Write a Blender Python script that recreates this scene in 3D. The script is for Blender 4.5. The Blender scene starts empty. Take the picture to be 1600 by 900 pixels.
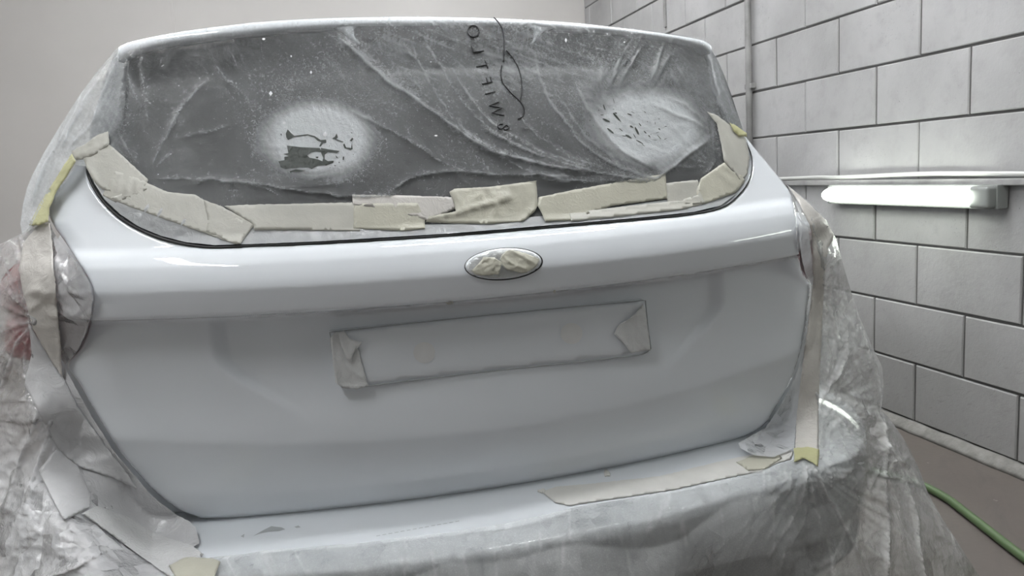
import bpy, bmesh, math, random
import numpy as np
from mathutils import Vector, Matrix
from mathutils.geometry import delaunay_2d_cdt
random.seed(4)
S = bpy.context.scene
COL = S.collection

# ------------------------------------------------------------------ camera
FPX = 1210.4
YAW, PIT, ROL = [math.radians(a) for a in (13.476, 8.377, -3.460)]
CAM = np.array([-.272, 0.0, 1.065])
_f = np.array([math.sin(YAW)*math.cos(PIT), math.cos(YAW)*math.cos(PIT), -math.sin(PIT)])
_r0 = np.array([math.cos(YAW), -math.sin(YAW), 0.0]); _u0 = np.cross(_r0, _f)
_r = math.cos(ROL)*_r0 + math.sin(ROL)*_u0; _u = np.cross(_r, _f)
cam = bpy.data.cameras.new('camera'); camo = bpy.data.objects.new('camera', cam); COL.objects.link(camo)
M = Matrix(((_r[0], _u[0], -_f[0]), (_r[1], _u[1], -_f[1]), (_r[2], _u[2], -_f[2]))).to_4x4()
M.translation = Vector(CAM); camo.matrix_world = M
cam.sensor_width = 36; cam.lens = 36*FPX/1600; cam.clip_start = .05
S.camera = camo

# ------------------------------------------------------------------ light and exposure
W = bpy.data.worlds.new('world'); S.world = W; W.use_nodes = True
W.node_tree.nodes['Background'].inputs[0].default_value = (.8, .85, 1, 1)
W.node_tree.nodes['Background'].inputs[1].default_value = .15
S.view_settings.view_transform = 'Standard'; S.view_settings.look = 'None'
S.view_settings.gamma = 1; S.view_settings.use_curve_mapping = False
S.view_settings.exposure = 0.36
CEIL_E = 50.0      # ceiling tube lights
CEIL_POS = [(-1.28, .55, 'y', 'white ceiling tube light running front to back, left of the boot'),
            (.75, 2.2, 'x', 'white ceiling tube light over the right side of the car roof'), (-1.7, 2.4, 'x', 'white ceiling tube light left of the car roof'),
            (.9, 4.3, 'x', 'white ceiling tube light near the back wall, right'), (-1.2, 3.9, 'x', 'white ceiling tube light near the back wall, left'),
            (.5, 1.18, 'x', 'added white ceiling tube light straight above the car boot, brightening the bumper ledge')]  # last tube is put in to brighten the bumper ledge from above
WALL_E = 9.0       # wall tube lights
S.cycles.transparent_max_bounces = 24
S.cycles.max_bounces = 10

# ------------------------------------------------------------------ tagging
def tag(o, label=None, cat=None, group=None, kind=None):
    if label: o['label'] = label
    if cat: o['category'] = cat
    if group: o['group'] = group
    if kind: o['kind'] = kind
    return o
def empty(name, loc, label, cat, group=None):
    o = bpy.data.objects.new(name, None); COL.objects.link(o); o.location = loc
    o.empty_display_size = .05
    return tag(o, label, cat, group)
def link(name, verts, faces, mat, parent=None, smooth=True):
    me = bpy.data.meshes.new(name)
    me.from_pydata([tuple(map(float, v)) for v in verts], [], [tuple(map(int, f)) for f in faces])
    me.update()
    if smooth: me.polygons.foreach_set('use_smooth', [True]*len(me.polygons))
    o = bpy.data.objects.new(name, me); COL.objects.link(o)
    if mat: me.materials.append(mat)
    if parent:
        o.parent = parent
        p = parent; off = Vector((0, 0, 0))
        while p: off += Vector(p.location); p = p.parent
        o.location = -off            # mesh data is in world coordinates
    return o

# ------------------------------------------------------------------ materials
def newmat(name):
    m = bpy.data.materials.new(name); m.use_nodes = True
    nt = m.node_tree; nt.nodes.clear()
    out = nt.nodes.new('ShaderNodeOutputMaterial')
    return m, nt, out
def N(nt, t, **kw):
    n = nt.nodes.new(t)
    for k, v in kw.items():
        if k.startswith('i_'): n.inputs[k[2:].replace('_', ' ')].default_value = v
        else: setattr(n, k, v)
    return n
def geo(nt):
    return N(nt, 'ShaderNodeNewGeometry').outputs['Position']
def noise(nt, vec, scale, detail=4, rough=.55, dist=0, sc=None, rot=None):
    for key, val in (('Rotation', rot), ('Scale', sc)):
        if val:
            mp = N(nt, 'ShaderNodeMapping'); nt.links.new(vec, mp.inputs[0]); mp.inputs[key].default_value = val; vec = mp.outputs[0]
    n = N(nt, 'ShaderNodeTexNoise'); nt.links.new(vec, n.inputs['Vector'])
    n.inputs['Scale'].default_value = scale; n.inputs['Detail'].default_value = detail
    n.inputs['Roughness'].default_value = rough; n.inputs['Distortion'].default_value = dist
    return n.outputs['Fac']
def mrange(nt, v, a, b, c=0, d=1, clamp=True):
    n = N(nt, 'ShaderNodeMapRange'); n.clamp = clamp
    nt.links.new(v, n.inputs[0])
    for i, x in zip((1, 2, 3, 4), (a, b, c, d)): n.inputs[i].default_value = x
    return n.outputs[0]
def math_(nt, op, a, b=None, c=None):
    n = N(nt, 'ShaderNodeMath', operation=op)
    for i, x in enumerate((a, b, c)):
        if x is None: continue
        if isinstance(x, (int, float)): n.inputs[i].default_value = x
        else: nt.links.new(x, n.inputs[i])
    return n.outputs[0]
def mixc(nt, fac, a, b):
    n = N(nt, 'ShaderNodeMix', data_type='RGBA')
    if isinstance(fac, (int, float)): n.inputs[0].default_value = fac
    else: nt.links.new(fac, n.inputs[0])
    for i, x in ((6, a), (7, b)):
        if isinstance(x, tuple): n.inputs[i].default_value = x if len(x) == 4 else (*x, 1)
        else: nt.links.new(x, n.inputs[i])
    return n.outputs[2]
def bump(nt, h, strength, dist=.01, nrm=None):
    n = N(nt, 'ShaderNodeBump'); n.inputs['Strength'].default_value = strength; n.inputs['Distance'].default_value = dist
    nt.links.new(h, n.inputs['Height'])
    if nrm: nt.links.new(nrm, n.inputs['Normal'])
    return n.outputs[0]
def princ(name, col, rough=.5, metal=0, coat=0, spec=.5, bump_=None, var=None, emit=None, trans=0):
    m, nt, out = newmat(name)
    p = N(nt, 'ShaderNodeBsdfPrincipled')
    p.inputs['Base Color'].default_value = (*col, 1); p.inputs['Roughness'].default_value = rough
    p.inputs['Metallic'].default_value = metal; p.inputs['Coat Weight'].default_value = coat
    p.inputs['Coat Roughness'].default_value = .03
    p.inputs['Specular IOR Level'].default_value = spec
    g = geo(nt)
    if var:   # (scale, amount): slight tone variation
        v = noise(nt, g, var[0], 5)
        c2 = tuple(x*(1-var[1]) for x in col)
        nt.links.new(mixc(nt, mrange(nt, v, .35, .65), (*col, 1), (*c2, 1)), p.inputs['Base Color'])
    if bump_:
        h = noise(nt, g, bump_[0], 5)
        nt.links.new(bump(nt, h, bump_[1], bump_[2] if len(bump_) > 2 else .01), p.inputs['Normal'])
    if emit:
        p.inputs['Emission Color'].default_value = (*emit[0], 1); p.inputs['Emission Strength'].default_value = emit[1]
    nt.links.new(p.outputs[0], out.inputs[0])
    return m

def facet_bump(nt, g, scale, strength, stretch, nrm=None):
    """crumpled plastic: small flat facets meeting in sharp creases"""
    wob = N(nt, 'ShaderNodeTexNoise'); nt.links.new(g, wob.inputs[0]); wob.inputs['Scale'].default_value = 7; wob.inputs['Detail'].default_value = 3
    add = N(nt, 'ShaderNodeVectorMath', operation='MULTIPLY_ADD'); nt.links.new(wob.outputs['Color'], add.inputs[0])
    add.inputs[1].default_value = (.10,)*3; nt.links.new(g, add.inputs[2])
    for sc, st in ((scale, strength), (scale*2.7, strength*.45)):
        mp = N(nt, 'ShaderNodeMapping'); nt.links.new(add.outputs[0], mp.inputs[0])
        mp.inputs['Scale'].default_value = tuple(sc*x for x in stretch); mp.inputs['Rotation'].default_value = (0, .5 if sc == scale else -.4, 0)
        vo = N(nt, 'ShaderNodeTexVoronoi'); nt.links.new(mp.outputs[0], vo.inputs['Vector']); vo.inputs['Scale'].default_value = 1
        df = N(nt, 'ShaderNodeVectorMath', operation='SUBTRACT'); nt.links.new(mp.outputs[0], df.inputs[0]); nt.links.new(vo.outputs['Position'], df.inputs[1])
        cc = N(nt, 'ShaderNodeVectorMath', operation='SUBTRACT'); nt.links.new(vo.outputs['Color'], cc.inputs[0]); cc.inputs[1].default_value = (.5, .5, .5)
        dt = N(nt, 'ShaderNodeVectorMath', operation='DOT_PRODUCT'); nt.links.new(df.outputs[0], dt.inputs[0]); nt.links.new(cc.outputs[0], dt.inputs[1])
        nrm = bump(nt, dt.outputs['Value'], st, .75/sc, nrm)
    return nrm

def film(name, haze=.25, hvar=.15, col=(.85, .87, .86), rough=.18, gloss=1.0, crinkle=(60, .5), sc=None, rot=None,
         dust=None, spots=None, streak=None, fold=.5, zadd=None, shiny=None, facets=None):
    """thin plastic sheet: see-through, a milky share, a glossy coat"""
    m, nt, out = newmat(name)
    g = geo(nt)
    n1 = noise(nt, g, crinkle[0], 6, .6, 1.2, sc, rot)
    n2 = noise(nt, g, crinkle[0]*.3, 3, .5, .8)
    r1 = math_(nt, 'ABSOLUTE', math_(nt, 'SUBTRACT', n1, .5))
    hh = math_(nt, 'ADD', math_(nt, 'MULTIPLY', r1, -1.6), n2)
    nrm = bump(nt, hh, crinkle[1], .012)
    if facets: nrm = facet_bump(nt, g, facets[0], facets[1], facets[2], nrm)
    dif = N(nt, 'ShaderNodeBsdfDiffuse'); dif.inputs[0].default_value = (*col, 1)
    trl = N(nt, 'ShaderNodeBsdfTranslucent'); trl.inputs[0].default_value = (*col, 1)
    nt.links.new(nrm, dif.inputs['Normal'])
    ms = N(nt, 'ShaderNodeMixShader'); ms.inputs[0].default_value = .35
    nt.links.new(dif.outputs[0], ms.inputs[1]); nt.links.new(trl.outputs[0], ms.inputs[2])
    tr = N(nt, 'ShaderNodeBsdfTransparent'); tr.inputs[0].default_value = (.97, .98, .975, 1)
    hz = noise(nt, g, 9, 5, .6)
    h = mrange(nt, hz, .3, .7, haze-hvar, haze+hvar)
    at = N(nt, 'ShaderNodeAttribute', attribute_name='fold')
    h = math_(nt, 'ADD', h, math_(nt, 'MULTIPLY', at.outputs['Fac'], fold))
    if zadd:
        sp_ = N(nt, 'ShaderNodeSeparateXYZ'); nt.links.new(g, sp_.inputs[0])
        h = math_(nt, 'ADD', h, mrange(nt, sp_.outputs[2], zadd[0], zadd[1], zadd[2], zadd[3]))
    if streak:      # folded-over streaks where the sheet lies double
        s = noise(nt, g, streak[0], 5, .6, .6, streak[1], streak[2])
        h = math_(nt, 'ADD', h, mrange(nt, s, .52, .72, 0, streak[3]))
    if dust:        # fine overspray specks
        d = noise(nt, g, dust[0], 4, .75, .8)
        e = noise(nt, g, 5, 3)
        d2 = math_(nt, 'MULTIPLY', mrange(nt, d, .5, .68, 0, dust[1]), mrange(nt, e, .35, .6, .25, 1))
        h = math_(nt, 'ADD', h, d2)
    if spots:
        for (c, rx, rz, amt) in spots:
            wob = N(nt, 'ShaderNodeTexNoise'); nt.links.new(g, wob.inputs[0]); wob.inputs['Scale'].default_value = 14
            add = N(nt, 'ShaderNodeVectorMath', operation='MULTIPLY_ADD'); nt.links.new(wob.outputs['Color'], add.inputs[0])
            add.inputs[1].default_value = (.035,)*3; nt.links.new(g, add.inputs[2])
            mp = N(nt, 'ShaderNodeMapping'); nt.links.new(add.outputs[0], mp.inputs[0])
            mp.inputs['Scale'].default_value = (1/rx, 0, 1/rz); mp.inputs['Location'].default_value = (-(c[0]+.0175)/rx, 0, -(c[2]+.0175)/rz)
            ln = N(nt, 'ShaderNodeVectorMath', operation='LENGTH'); nt.links.new(mp.outputs[0], ln.inputs[0])
            sm = N(nt, 'ShaderNodeMapRange', interpolation_type='SMOOTHERSTEP'); nt.links.new(ln.outputs['Value'], sm.inputs[0])
            sm.inputs[1].default_value = 1.0; sm.inputs[2].default_value = .25; sm.inputs[3].default_value = 0; sm.inputs[4].default_value = amt
            h = math_(nt, 'ADD', h, sm.outputs[0])
    h = math_(nt, 'MINIMUM', math_(nt, 'MAXIMUM', h, 0.02), .97)
    m1 = N(nt, 'ShaderNodeMixShader'); nt.links.new(h, m1.inputs[0])
    nt.links.new(tr.outputs[0], m1.inputs[1]); nt.links.new(ms.outputs[0], m1.inputs[2])
    gl = N(nt, 'ShaderNodeBsdfGlossy'); gl.inputs['Roughness'].default_value = rough; nt.links.new(nrm, gl.inputs['Normal'])
    fr = N(nt, 'ShaderNodeFresnel'); fr.inputs[0].default_value = 1.5; nt.links.new(nrm, fr.inputs['Normal'])
    gf = math_(nt, 'MULTIPLY', fr.outputs[0], gloss)
    if shiny:      # where the sheet is fresh and clean it shines more
        sx_ = N(nt, 'ShaderNodeSeparateXYZ'); nt.links.new(g, sx_.inputs[0])
        gf = math_(nt, 'MULTIPLY', gf, mrange(nt, sx_.outputs[0], shiny[0], shiny[1], 1, shiny[2]))
    gf = math_(nt, 'MINIMUM', gf, .9)
    m2 = N(nt, 'ShaderNodeMixShader'); nt.links.new(gf, m2.inputs[0])
    nt.links.new(m1.outputs[0], m2.inputs[1]); nt.links.new(gl.outputs[0], m2.inputs[2])
    nt.links.new(m2.outputs[0], out.inputs[0])
    return m

def tape_mat(name, col, opacity=.85, rough=.45, cr=(45, .35)):
    m, nt, out = newmat(name); g = geo(nt)
    p = N(nt, 'ShaderNodeBsdfPrincipled'); p.inputs['Roughness'].default_value = rough
    v = noise(nt, g, 18, 4)
    nt.links.new(mixc(nt, mrange(nt, v, .3, .7), (*col, 1), tuple(x*.86 for x in col)+(1,)), p.inputs['Base Color'])
    n1 = noise(nt, g, cr[0], 5, .6, 1.5)
    nt.links.new(bump(nt, math_(nt, 'ABSOLUTE', math_(nt, 'SUBTRACT', n1, .5)), cr[1], .01), p.inputs['Normal'])
    tr = N(nt, 'ShaderNodeBsdfTransparent')
    ms = N(nt, 'ShaderNodeMixShader'); ms.inputs[0].default_value = opacity
    nt.links.new(tr.outputs[0], ms.inputs[1]); nt.links.new(p.outputs[0], ms.inputs[2])
    nt.links.new(ms.outputs[0], out.inputs[0])
    return m

def paint_mat():
    m, nt, out = newmat('white_car_paint'); g = geo(nt)
    p = N(nt, 'ShaderNodeBsdfPrincipled')
    p.inputs['Base Color'].default_value = (.70, .73, .765, 1); p.inputs['Roughness'].default_value = .55
    p.inputs['Coat Weight'].default_value = 1; p.inputs['Coat Roughness'].default_value = .025
    nt.links.new(p.outputs[0], out.inputs[0]); return m

def block_mat():
    m, nt, out = newmat('painted_block'); g = geo(nt)
    p = N(nt, 'ShaderNodeBsdfPrincipled'); p.inputs['Roughness'].default_value = .55
    big = noise(nt, g, 2.2, 5); mid = noise(nt, g, 14, 6, .65)
    base = mixc(nt, mrange(nt, big, .3, .7), (.405, .40, .40, 1), (.30, .297, .293, 1))
    base = mixc(nt, mrange(nt, mid, .5, .75, 0, .5), base, (.27, .265, .26, 1))
    pit = noise(nt, g, 150, 3, .7); pm = noise(nt, g, 6, 3)
    pits = math_(nt, 'MULTIPLY', mrange(nt, pit, .63, .69), mrange(nt, pm, .48, .62))
    base = mixc(nt, math_(nt, 'MULTIPLY', pits, .75), base, (.12, .12, .12, 1))
    scr = noise(nt, g, 30, 4, .6, 2.0, (1, .35, 2.2), (.5, 0, 0))
    sep = N(nt, 'ShaderNodeSeparateXYZ'); nt.links.new(g, sep.inputs[0])
    low = mrange(nt, sep.outputs[2], .0, .9, 1, 0)
    base = mixc(nt, math_(nt, 'MULTIPLY', mrange(nt, scr, .60, .68, 0, .6), low), base, (.2, .195, .19, 1))
    base = mixc(nt, math_(nt, 'MULTIPLY', low, .38), base, (.30, .295, .28, 1))   # darker grey towards the floor
    nt.links.new(base, p.inputs['Base Color'])
    hb = math_(nt, 'ADD', math_(nt, 'MULTIPLY', pits, -.8), math_(nt, 'MULTIPLY', noise(nt, g, 70, 5, .6), .6))
    nt.links.new(bump(nt, hb, .6, .004), p.inputs['Normal'])
    nt.links.new(p.outputs[0], out.inputs[0]); return m

def floor_mat():
    m, nt, out = newmat('concrete_floor'); g = geo(nt)
    p = N(nt, 'ShaderNodeBsdfPrincipled'); p.inputs['Roughness'].default_value = .5
    a = noise(nt, g, 1.6, 6, .6); b = noise(nt, g, 10, 6, .7, 1, (1, .25, 1), (0, 0, .7))
    base = mixc(nt, mrange(nt, a, .3, .7), (.118, .100, .090, 1), (.155, .134, .122, 1))
    base = mixc(nt, mrange(nt, b, .5, .75, 0, .5), base, (.08, .07, .066, 1))
    s = noise(nt, g, 26, 2, .5); base = mixc(nt, mrange(nt, s, .74, .77, 0, .7), base, (.45, .43, .41, 1))
    nt.links.new(base, p.inputs['Base Color'])
    nt.links.new(bump(nt, noise(nt, g, 60, 5), .2, .004), p.inputs['Normal'])
    nt.links.new(p.outputs[0], out.inputs[0]); return m

PAINT = paint_mat()
GLASS = princ('dark_window_glass', (.012, .013, .014), .38, spec=.3)
BLACK = princ('black_rubber', (.012, .012, .012), .5)
DARK = princ('dark_plastic', (.02, .021, .022), .55, bump_=(300, .2, .002))
GREYP = princ('grey_sealed_paint', (.36, .38, .39), .3)
PILLAR = princ('dark_pillar_trim', (.10, .105, .11), .35)
RED = princ('red_lens', (.36, .012, .02), .15, coat=.6)
CHROME = princ('scratched_metal', (.6, .6, .6), .3, metal=1)
TYRE = princ('tyre_rubber', (.02, .02, .02), .8)
WALLP = princ('painted_panel_wall', (.49, .472, .452), .5, var=(1.2, .07), bump_=(5, .08, .01))
CEILP = princ('ceiling_paint', (.72, .72, .71), .7)
BLOCK = block_mat()
MORTAR = princ('dirty_mortar', (.10, .098, .095), .9, bump_=(80, .4, .004))
FLOORM = floor_mat()
TRIMM = princ('painted_trim', (.36, .355, .35), .35, var=(12, .35))
PIPEM = princ('grey_conduit', (.30, .295, .29), .4, var=(9, .4))
CABLEM = princ('pale_cable', (.55, .55, .53), .25)
LAMPM = princ('lamp_housing_grey', (.22, .23, .22), .4)
GLOW = princ('lit_diffuser', (.9, .95, .9), .3, emit=((.93, 1.0, .90), WALL_E))
CGLOW = princ('lit_ceiling_diffuser', (.9, .9, .9), .3, emit=((.97, .985, 1.0), CEIL_E))
HOSEM = princ('green_hose_rubber', (.095, .150, .065), .45, bump_=(120, .2, .002))
INK = princ('black_marker', (.006, .006, .008), .5)
BARE = princ('bare_dark_glass', (.035, .042, .036), .5)
TAPE = tape_mat('beige_masking_tape', (.64, .63, .57), .74, .35, (60, .15))
TAPE_Y = tape_mat('yellow_masking_tape', (.645, .63, .53), .80, .3, (50, .25))
TAPE_G = tape_mat('paint_misted_tape', (.60, .60, .61), .97, .42, (28, .35))
TAPE_B = tape_mat('beige_misted_tape', (.64, .615, .58), .97, .42, (28, .35))
WFILM_EDGE = film('paint_whitened_film_edge', .80, .08, (.62, .64, .65), .15, 1.2, (40, .25))

# ------------------------------------------------------------------ helpers: rays, surfaces, noise
def rays(px, py):
    px = np.asarray(px, float); py = np.asarray(py, float)
    return _f[None] + ((px-800)/FPX)[:, None]*_r[None] - ((py-450)/FPX)[:, None]*_u[None]
def on_plane(px, py, Y):
    d = rays(px, py); return CAM + d*(np.asarray(Y)/d[:, 1])[:, None]
def on_surf(px, py, fn, y0=.9, y1=2.4, n=150):
    """first crossing of the view rays with the surface y = fn(x, z); where none: nan"""
    d = rays(px, py); d = d/d[:, 1:2]
    ys = np.linspace(y0, y1, n); lo = np.full(len(d), np.nan); hi = lo.copy(); prev = None
    for y in ys:
        P = CAM + d*y; v = y - fn(P[:, 0], P[:, 2])
        if prev is not None:
            m = (prev < 0) & (v >= 0) & np.isnan(lo); lo[m] = y-(ys[1]-ys[0]); hi[m] = y
        prev = v
    for _ in range(22):
        mid = (lo+hi)/2; P = CAM + d*mid[:, None]; v = mid - fn(P[:, 0], P[:, 2])
        neg = v < 0; lo = np.where(neg, mid, lo); hi = np.where(neg, hi, mid)
    return CAM + d*((lo+hi)/2)[:, None]
def sstep(a, b, x):
    t = np.clip((x-a)/(b-a), 0, 1); return t*t*(3-2*t)
def spline(pts, sig=.004):
    z = np.array([p[0] for p in pts]); y = np.array([p[1] for p in pts])
    zz = np.arange(z[0]-.05, z[-1]+.05, .001); yy = np.interp(zz, z, y)
    k = np.exp(-.5*(np.arange(-25, 26)*.001/sig)**2); k /= k.sum()
    yp = np.convolve(np.pad(yy, 25, mode='edge'), k, 'valid')
    return lambda q: np.interp(q, zz, yp)
rng = np.random.RandomState(7)
_T = rng.rand(256, 256)
def vnoise(x, y):
    xi = np.floor(x).astype(int); yi = np.floor(y).astype(int); fx = x-xi; fy = y-yi
    fx = fx*fx*(3-2*fx); fy = fy*fy*(3-2*fy)
    a = _T[xi % 256, yi % 256]; b = _T[(xi+1) % 256, yi % 256]; c = _T[xi % 256, (yi+1) % 256]; d = _T[(xi+1) % 256, (yi+1) % 256]
    return (a*(1-fx)+b*fx)*(1-fy)+(c*(1-fx)+d*fx)*fy
def ridge(x, y, octv=3):
    s = 0; a = 1; t = 0
    for o in range(octv):
        s = s + a*(1-np.abs(2*vnoise(x*2**o+17*o, y*2**o+9*o)-1))**2; t += a; a *= .5
    return s/t
def seg_dist(px, py, line, closed=False):
    L = np.array(line, float); n = len(L); best = np.full(len(px), 1e9)
    for i in range(n if closed else n-1):
        a = L[i]; b = L[(i+1) % n]; ab = b-a; q = (ab@ab)+1e-9
        t = np.clip(((px-a[0])*ab[0]+(py-a[1])*ab[1])/q, 0, 1)
        best = np.minimum(best, np.hypot(px-a[0]-t*ab[0], py-a[1]-t*ab[1]))
    return best
def inside(px, py, poly):
    P = np.array(poly, float); c = np.zeros(len(px), bool); j = len(P)-1
    for i in range(len(P)):
        a, b = P[i], P[j]
        if a[1] != b[1]:
            m = ((a[1] > py) != (b[1] > py)) & (px < (b[0]-a[0])*(py-a[1])/(b[1]-a[1])+a[0]); c ^= m
        j = i
    return c
def smooth_line(pts, step=4, closed=True):
    """Catmull-Rom through the points, resampled"""
    P = [np.array(p[:2], float) for p in pts]; n = len(P); out = []
    for i in range(n if closed else n-1):
        p0 = P[(i-1) % n] if closed or i > 0 else P[0]; p1 = P[i]; p2 = P[(i+1) % n]
        p3 = P[(i+2) % n] if closed or i+2 < n else P[-1]
        k = max(1, int(np.hypot(*(p2-p1))/step))
        for j in range(k):
            t = j/k
            out.append(.5*((2*p1)+(-p0+p2)*t+(2*p0-5*p1+4*p2-p3)*t*t+(-p0+3*p1-3*p2+p3)*t**3))
    if not closed: out.append(P[-1])
    return np.array(out)
def straight(pts, step=4, closed=True):
    out = []; n = len(pts)
    for i in range(n if closed else n-1):
        a = np.array(pts[i], float); b = np.array(pts[(i+1) % n], float); k = max(1, int(np.hypot(*(b-a))/step))
        out += [a+(b-a)*j/k for j in range(k)]
    if not closed: out.append(np.array(pts[-1], float))
    return np.array(out)
def mesh2d(outline, step, extra=None):
    """triangulate a traced outline with an even grid inside"""
    o = np.asarray(outline); x0, y0 = o.min(0); x1, y1 = o.max(0)
    gx, gy = np.meshgrid(np.arange(x0+step/2, x1, step), np.arange(y0+step/2, y1, step))
    gx[::2] += step*.25; gx = gx.ravel(); gy = gy.ravel()
    m = inside(gx, gy, o); gx, gy = gx[m], gy[m]
    if len(gx):
        m = seg_dist(gx, gy, o, True) > step*.55; gx, gy = gx[m], gy[m]
    if extra is not None:
        e = extra[inside(extra[:, 0], extra[:, 1], o)]; e = e[seg_dist(e[:, 0], e[:, 1], o, True) > step*.4]
        ex = np.interp(gx, EXX := np.arange(100, 1300, 2.0), extra_band(EXX)[0]); eb = np.interp(gx, EXX, extra_band(EXX)[1])
        k = (gy < ex-1.2) | (gy > eb+1.2); gx, gy = np.append(gx[k], e[:, 0]), np.append(gy[k], e[:, 1])
    pts = np.vstack([o, np.stack([gx, gy], 1)]) if len(gx) else o
    n = len(o)
    r = delaunay_2d_cdt([Vector(p) for p in pts.tolist()], [], [list(range(n))], 1, 1e-4)
    v = np.array([tuple(p) for p in r[0]]); faces = [tuple(f) for f in r[2]]
    return v, faces
def sheet(name, outline, surf, step, mat, parent=None, thick=0, disp=None, smooth=True, extra=None):
    """outline traced on the view, carried to the surface surf(px,py)->points; thick gives it a back and sides"""
    v, faces = mesh2d(outline, step, extra)
    P = surf(v[:, 0], v[:, 1])
    bad = np.isnan(P).any(1)
    if bad.any():
        good = np.where(~bad)[0]
        for i in np.where(bad)[0]:
            j = good[np.argmin(((v[good]-v[i])**2).sum(1))]
            P[i] = on_plane([v[i, 0]], [v[i, 1]], P[j, 1]-CAM[1])[0]
    fold = None
    if disp is not None:
        dd = disp(v[:, 0], v[:, 1])
        if isinstance(dd, tuple): dd, fold = dd
        P = P.copy(); P[:, 1] -= dd
    # orient towards the viewer
    a, b, c = [P[[f[k] for f in faces]] for k in range(3)]
    nn = np.cross(b-a, c-a); view = a-CAM
    if (nn*view).sum() > 0: faces = [f[::-1] for f in faces]
    if thick:
        n = len(P); Q = P.copy(); Q[:, 1] += thick
        ed = {}
        for f in faces:
            for i in range(len(f)):
                e = (f[i], f[(i+1) % len(f)]); ed[e] = 1
        side = [(e[1], e[0], e[0]+n, e[1]+n) for e in ed if (e[1], e[0]) not in ed]
        faces = faces + [tuple(i+n for i in f[::-1]) for f in faces] + side
        P = np.vstack([P, Q])
    o = link(name, P, faces, mat, parent, smooth)
    if fold is not None:      # where the plastic lies gathered and double it is denser
        at = o.data.attributes.new('fold', 'FLOAT', 'POINT')
        at.data.foreach_set('value', np.concatenate([fold, fold])[:len(P)].astype(np.float32))
    return o
def offset(surf, d):
    def g(px, py):
        P = surf(px, py).copy()
        dr = P-CAM; dr /= np.linalg.norm(dr, axis=1)[:, None]
        return P-dr*d
    return g
def tube(name, pts, r, mat, parent=None, seg=8, closed=False, flat=None, cap=True, radii=None):
    P = [Vector(map(float, p)) for p in pts]; n = len(P); vs = []; fs = []
    up = Vector((0, 0, 1)); last = None
    for i in range(n):
        a = P[(i-1) % n] if closed or i > 0 else P[0]; b = P[(i+1) % n] if closed or i < n-1 else P[-1]
        t = (b-a).normalized()
        ref = last if last else (up if abs(t.z) < .9 else Vector((1, 0, 0)))
        s = t.cross(ref).normalized(); u = s.cross(t).normalized(); last = u
        rr = radii[i] if radii else r
        for k in range(seg):
            an = 2*math.pi*k/seg; vs.append(P[i]+s*math.cos(an)*rr+u*math.sin(an)*rr*(flat or 1))
    m = n if closed else n-1
    for i in range(m):
        for k in range(seg):
            a = i*seg+k; b = i*seg+(k+1) % seg; c = ((i+1) % n)*seg+(k+1) % seg; d = ((i+1) % n)*seg+k
            fs.append((a, b, c, d))
    if cap and not closed:
        fs.append(tuple(range(seg))[::-1]); fs.append(tuple((n-1)*seg+k for k in range(seg)))
    return (vs, fs) if name is None else link(name, vs, fs, mat, parent)
def box_mesh(x0, x1, y0, y1, z0, z1, bev=.004, seg=2):
    bm = bmesh.new(); bmesh.ops.create_cube(bm, size=1)
    for v in bm.verts: v.co = Vector(((x0+x1)/2+v.co.x*(x1-x0), (y0+y1)/2+v.co.y*(y1-y0), (z0+z1)/2+v.co.z*(z1-z0)))
    if bev: bmesh.ops.bevel(bm, geom=list(bm.edges), offset=bev, segments=seg, affect='EDGES', profile=.6)
    return bm
def bm_obj(name, bm, mat, parent=None, smooth=False):
    vs = [v.co[:] for v in bm.verts]; bm.verts.index_update(); fs = [[v.index for v in f.verts] for f in bm.faces]; bm.free()
    return link(name, vs, fs, mat, parent, smooth)
def join(parts):
    vs = []; fs = []
    for v, f in parts:
        n = len(vs); vs += list(v); fs += [tuple(i+n for i in q) for q in f]
    return vs, fs

# ------------------------------------------------------------------ the room
XR = 1.848; XL = -2.9; YB = 5.9; YF = -2.6; ZC = 2.95
def slab(name, x0, x1, y0, y1, z0, z1, mat):
    o = bm_obj(name, box_mesh(x0, x1, y0, y1, z0, z1, 0), mat); tag(o, kind='structure'); return o
slab('floor', XL-.2, XR+.3, YF-.2, YB+.2, -.1, 0, FLOORM)
slab('ceiling', XL-.2, XR+.3, YF-.2, YB+.2, ZC, ZC+.1, CEILP)
slab('wall_back', XL-.2, XR+.3, YB, YB+.15, 0, ZC, WALLP)
slab('wall_left', XL-.15, XL, YF, YB, 0, ZC, WALLP)
slab('wall_front', XL-.2, XR+.3, YF-.15, YF, 0, ZC, princ('unseen_front_wall', (.42, .42, .42), .5))  # unseen wall behind the camera, its grey set to steer light on the car
# right wall: painted concrete blocks, recessed joints
vs = []; fs = []
Z0 = 1.6158; HB = .225
for k in range(-6, 7):
    zt = Z0-HB*k; zb = zt-HB
    off = 3.31 if k % 2 == 0 else 3.31+.225
    j = -30
    while off+j*.45 < YB:
        a = off+j*.45; b = a+.45; j += 1
        if b < YF: continue
        b = min(b, YB); a = max(a, YF)
        if b-a < .03: continue
        g_ = .0045; c_ = .0035; jit = random.uniform(-.0016, .0016)
        r = lambda: random.uniform(-.0012, .0012)
        zz0 = max(zb, 0)+g_; zz1 = min(zt, ZC)-g_
        n = len(vs)
        yy = (a+g_+r(), b-g_+r()); zc = (zz0+r(), zz1+r())
        for (X, ins) in ((XR+.012, 0), (XR+.004+jit, 0), (XR+jit, c_)):
            for (y, z) in ((yy[0]+ins, zc[0]+ins), (yy[1]-ins, zc[0]+ins), (yy[1]-ins, zc[1]-ins), (yy[0]+ins, zc[1]-ins)):
                vs.append((X, y, z))
        for lv in (0, 4):
            for q in range(4):
                fs.append((n+lv+q, n+lv+(q+1) % 4, n+lv+4+(q+1) % 4, n+lv+4+q))
        fs.append((n+8, n+9, n+10, n+11))
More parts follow.
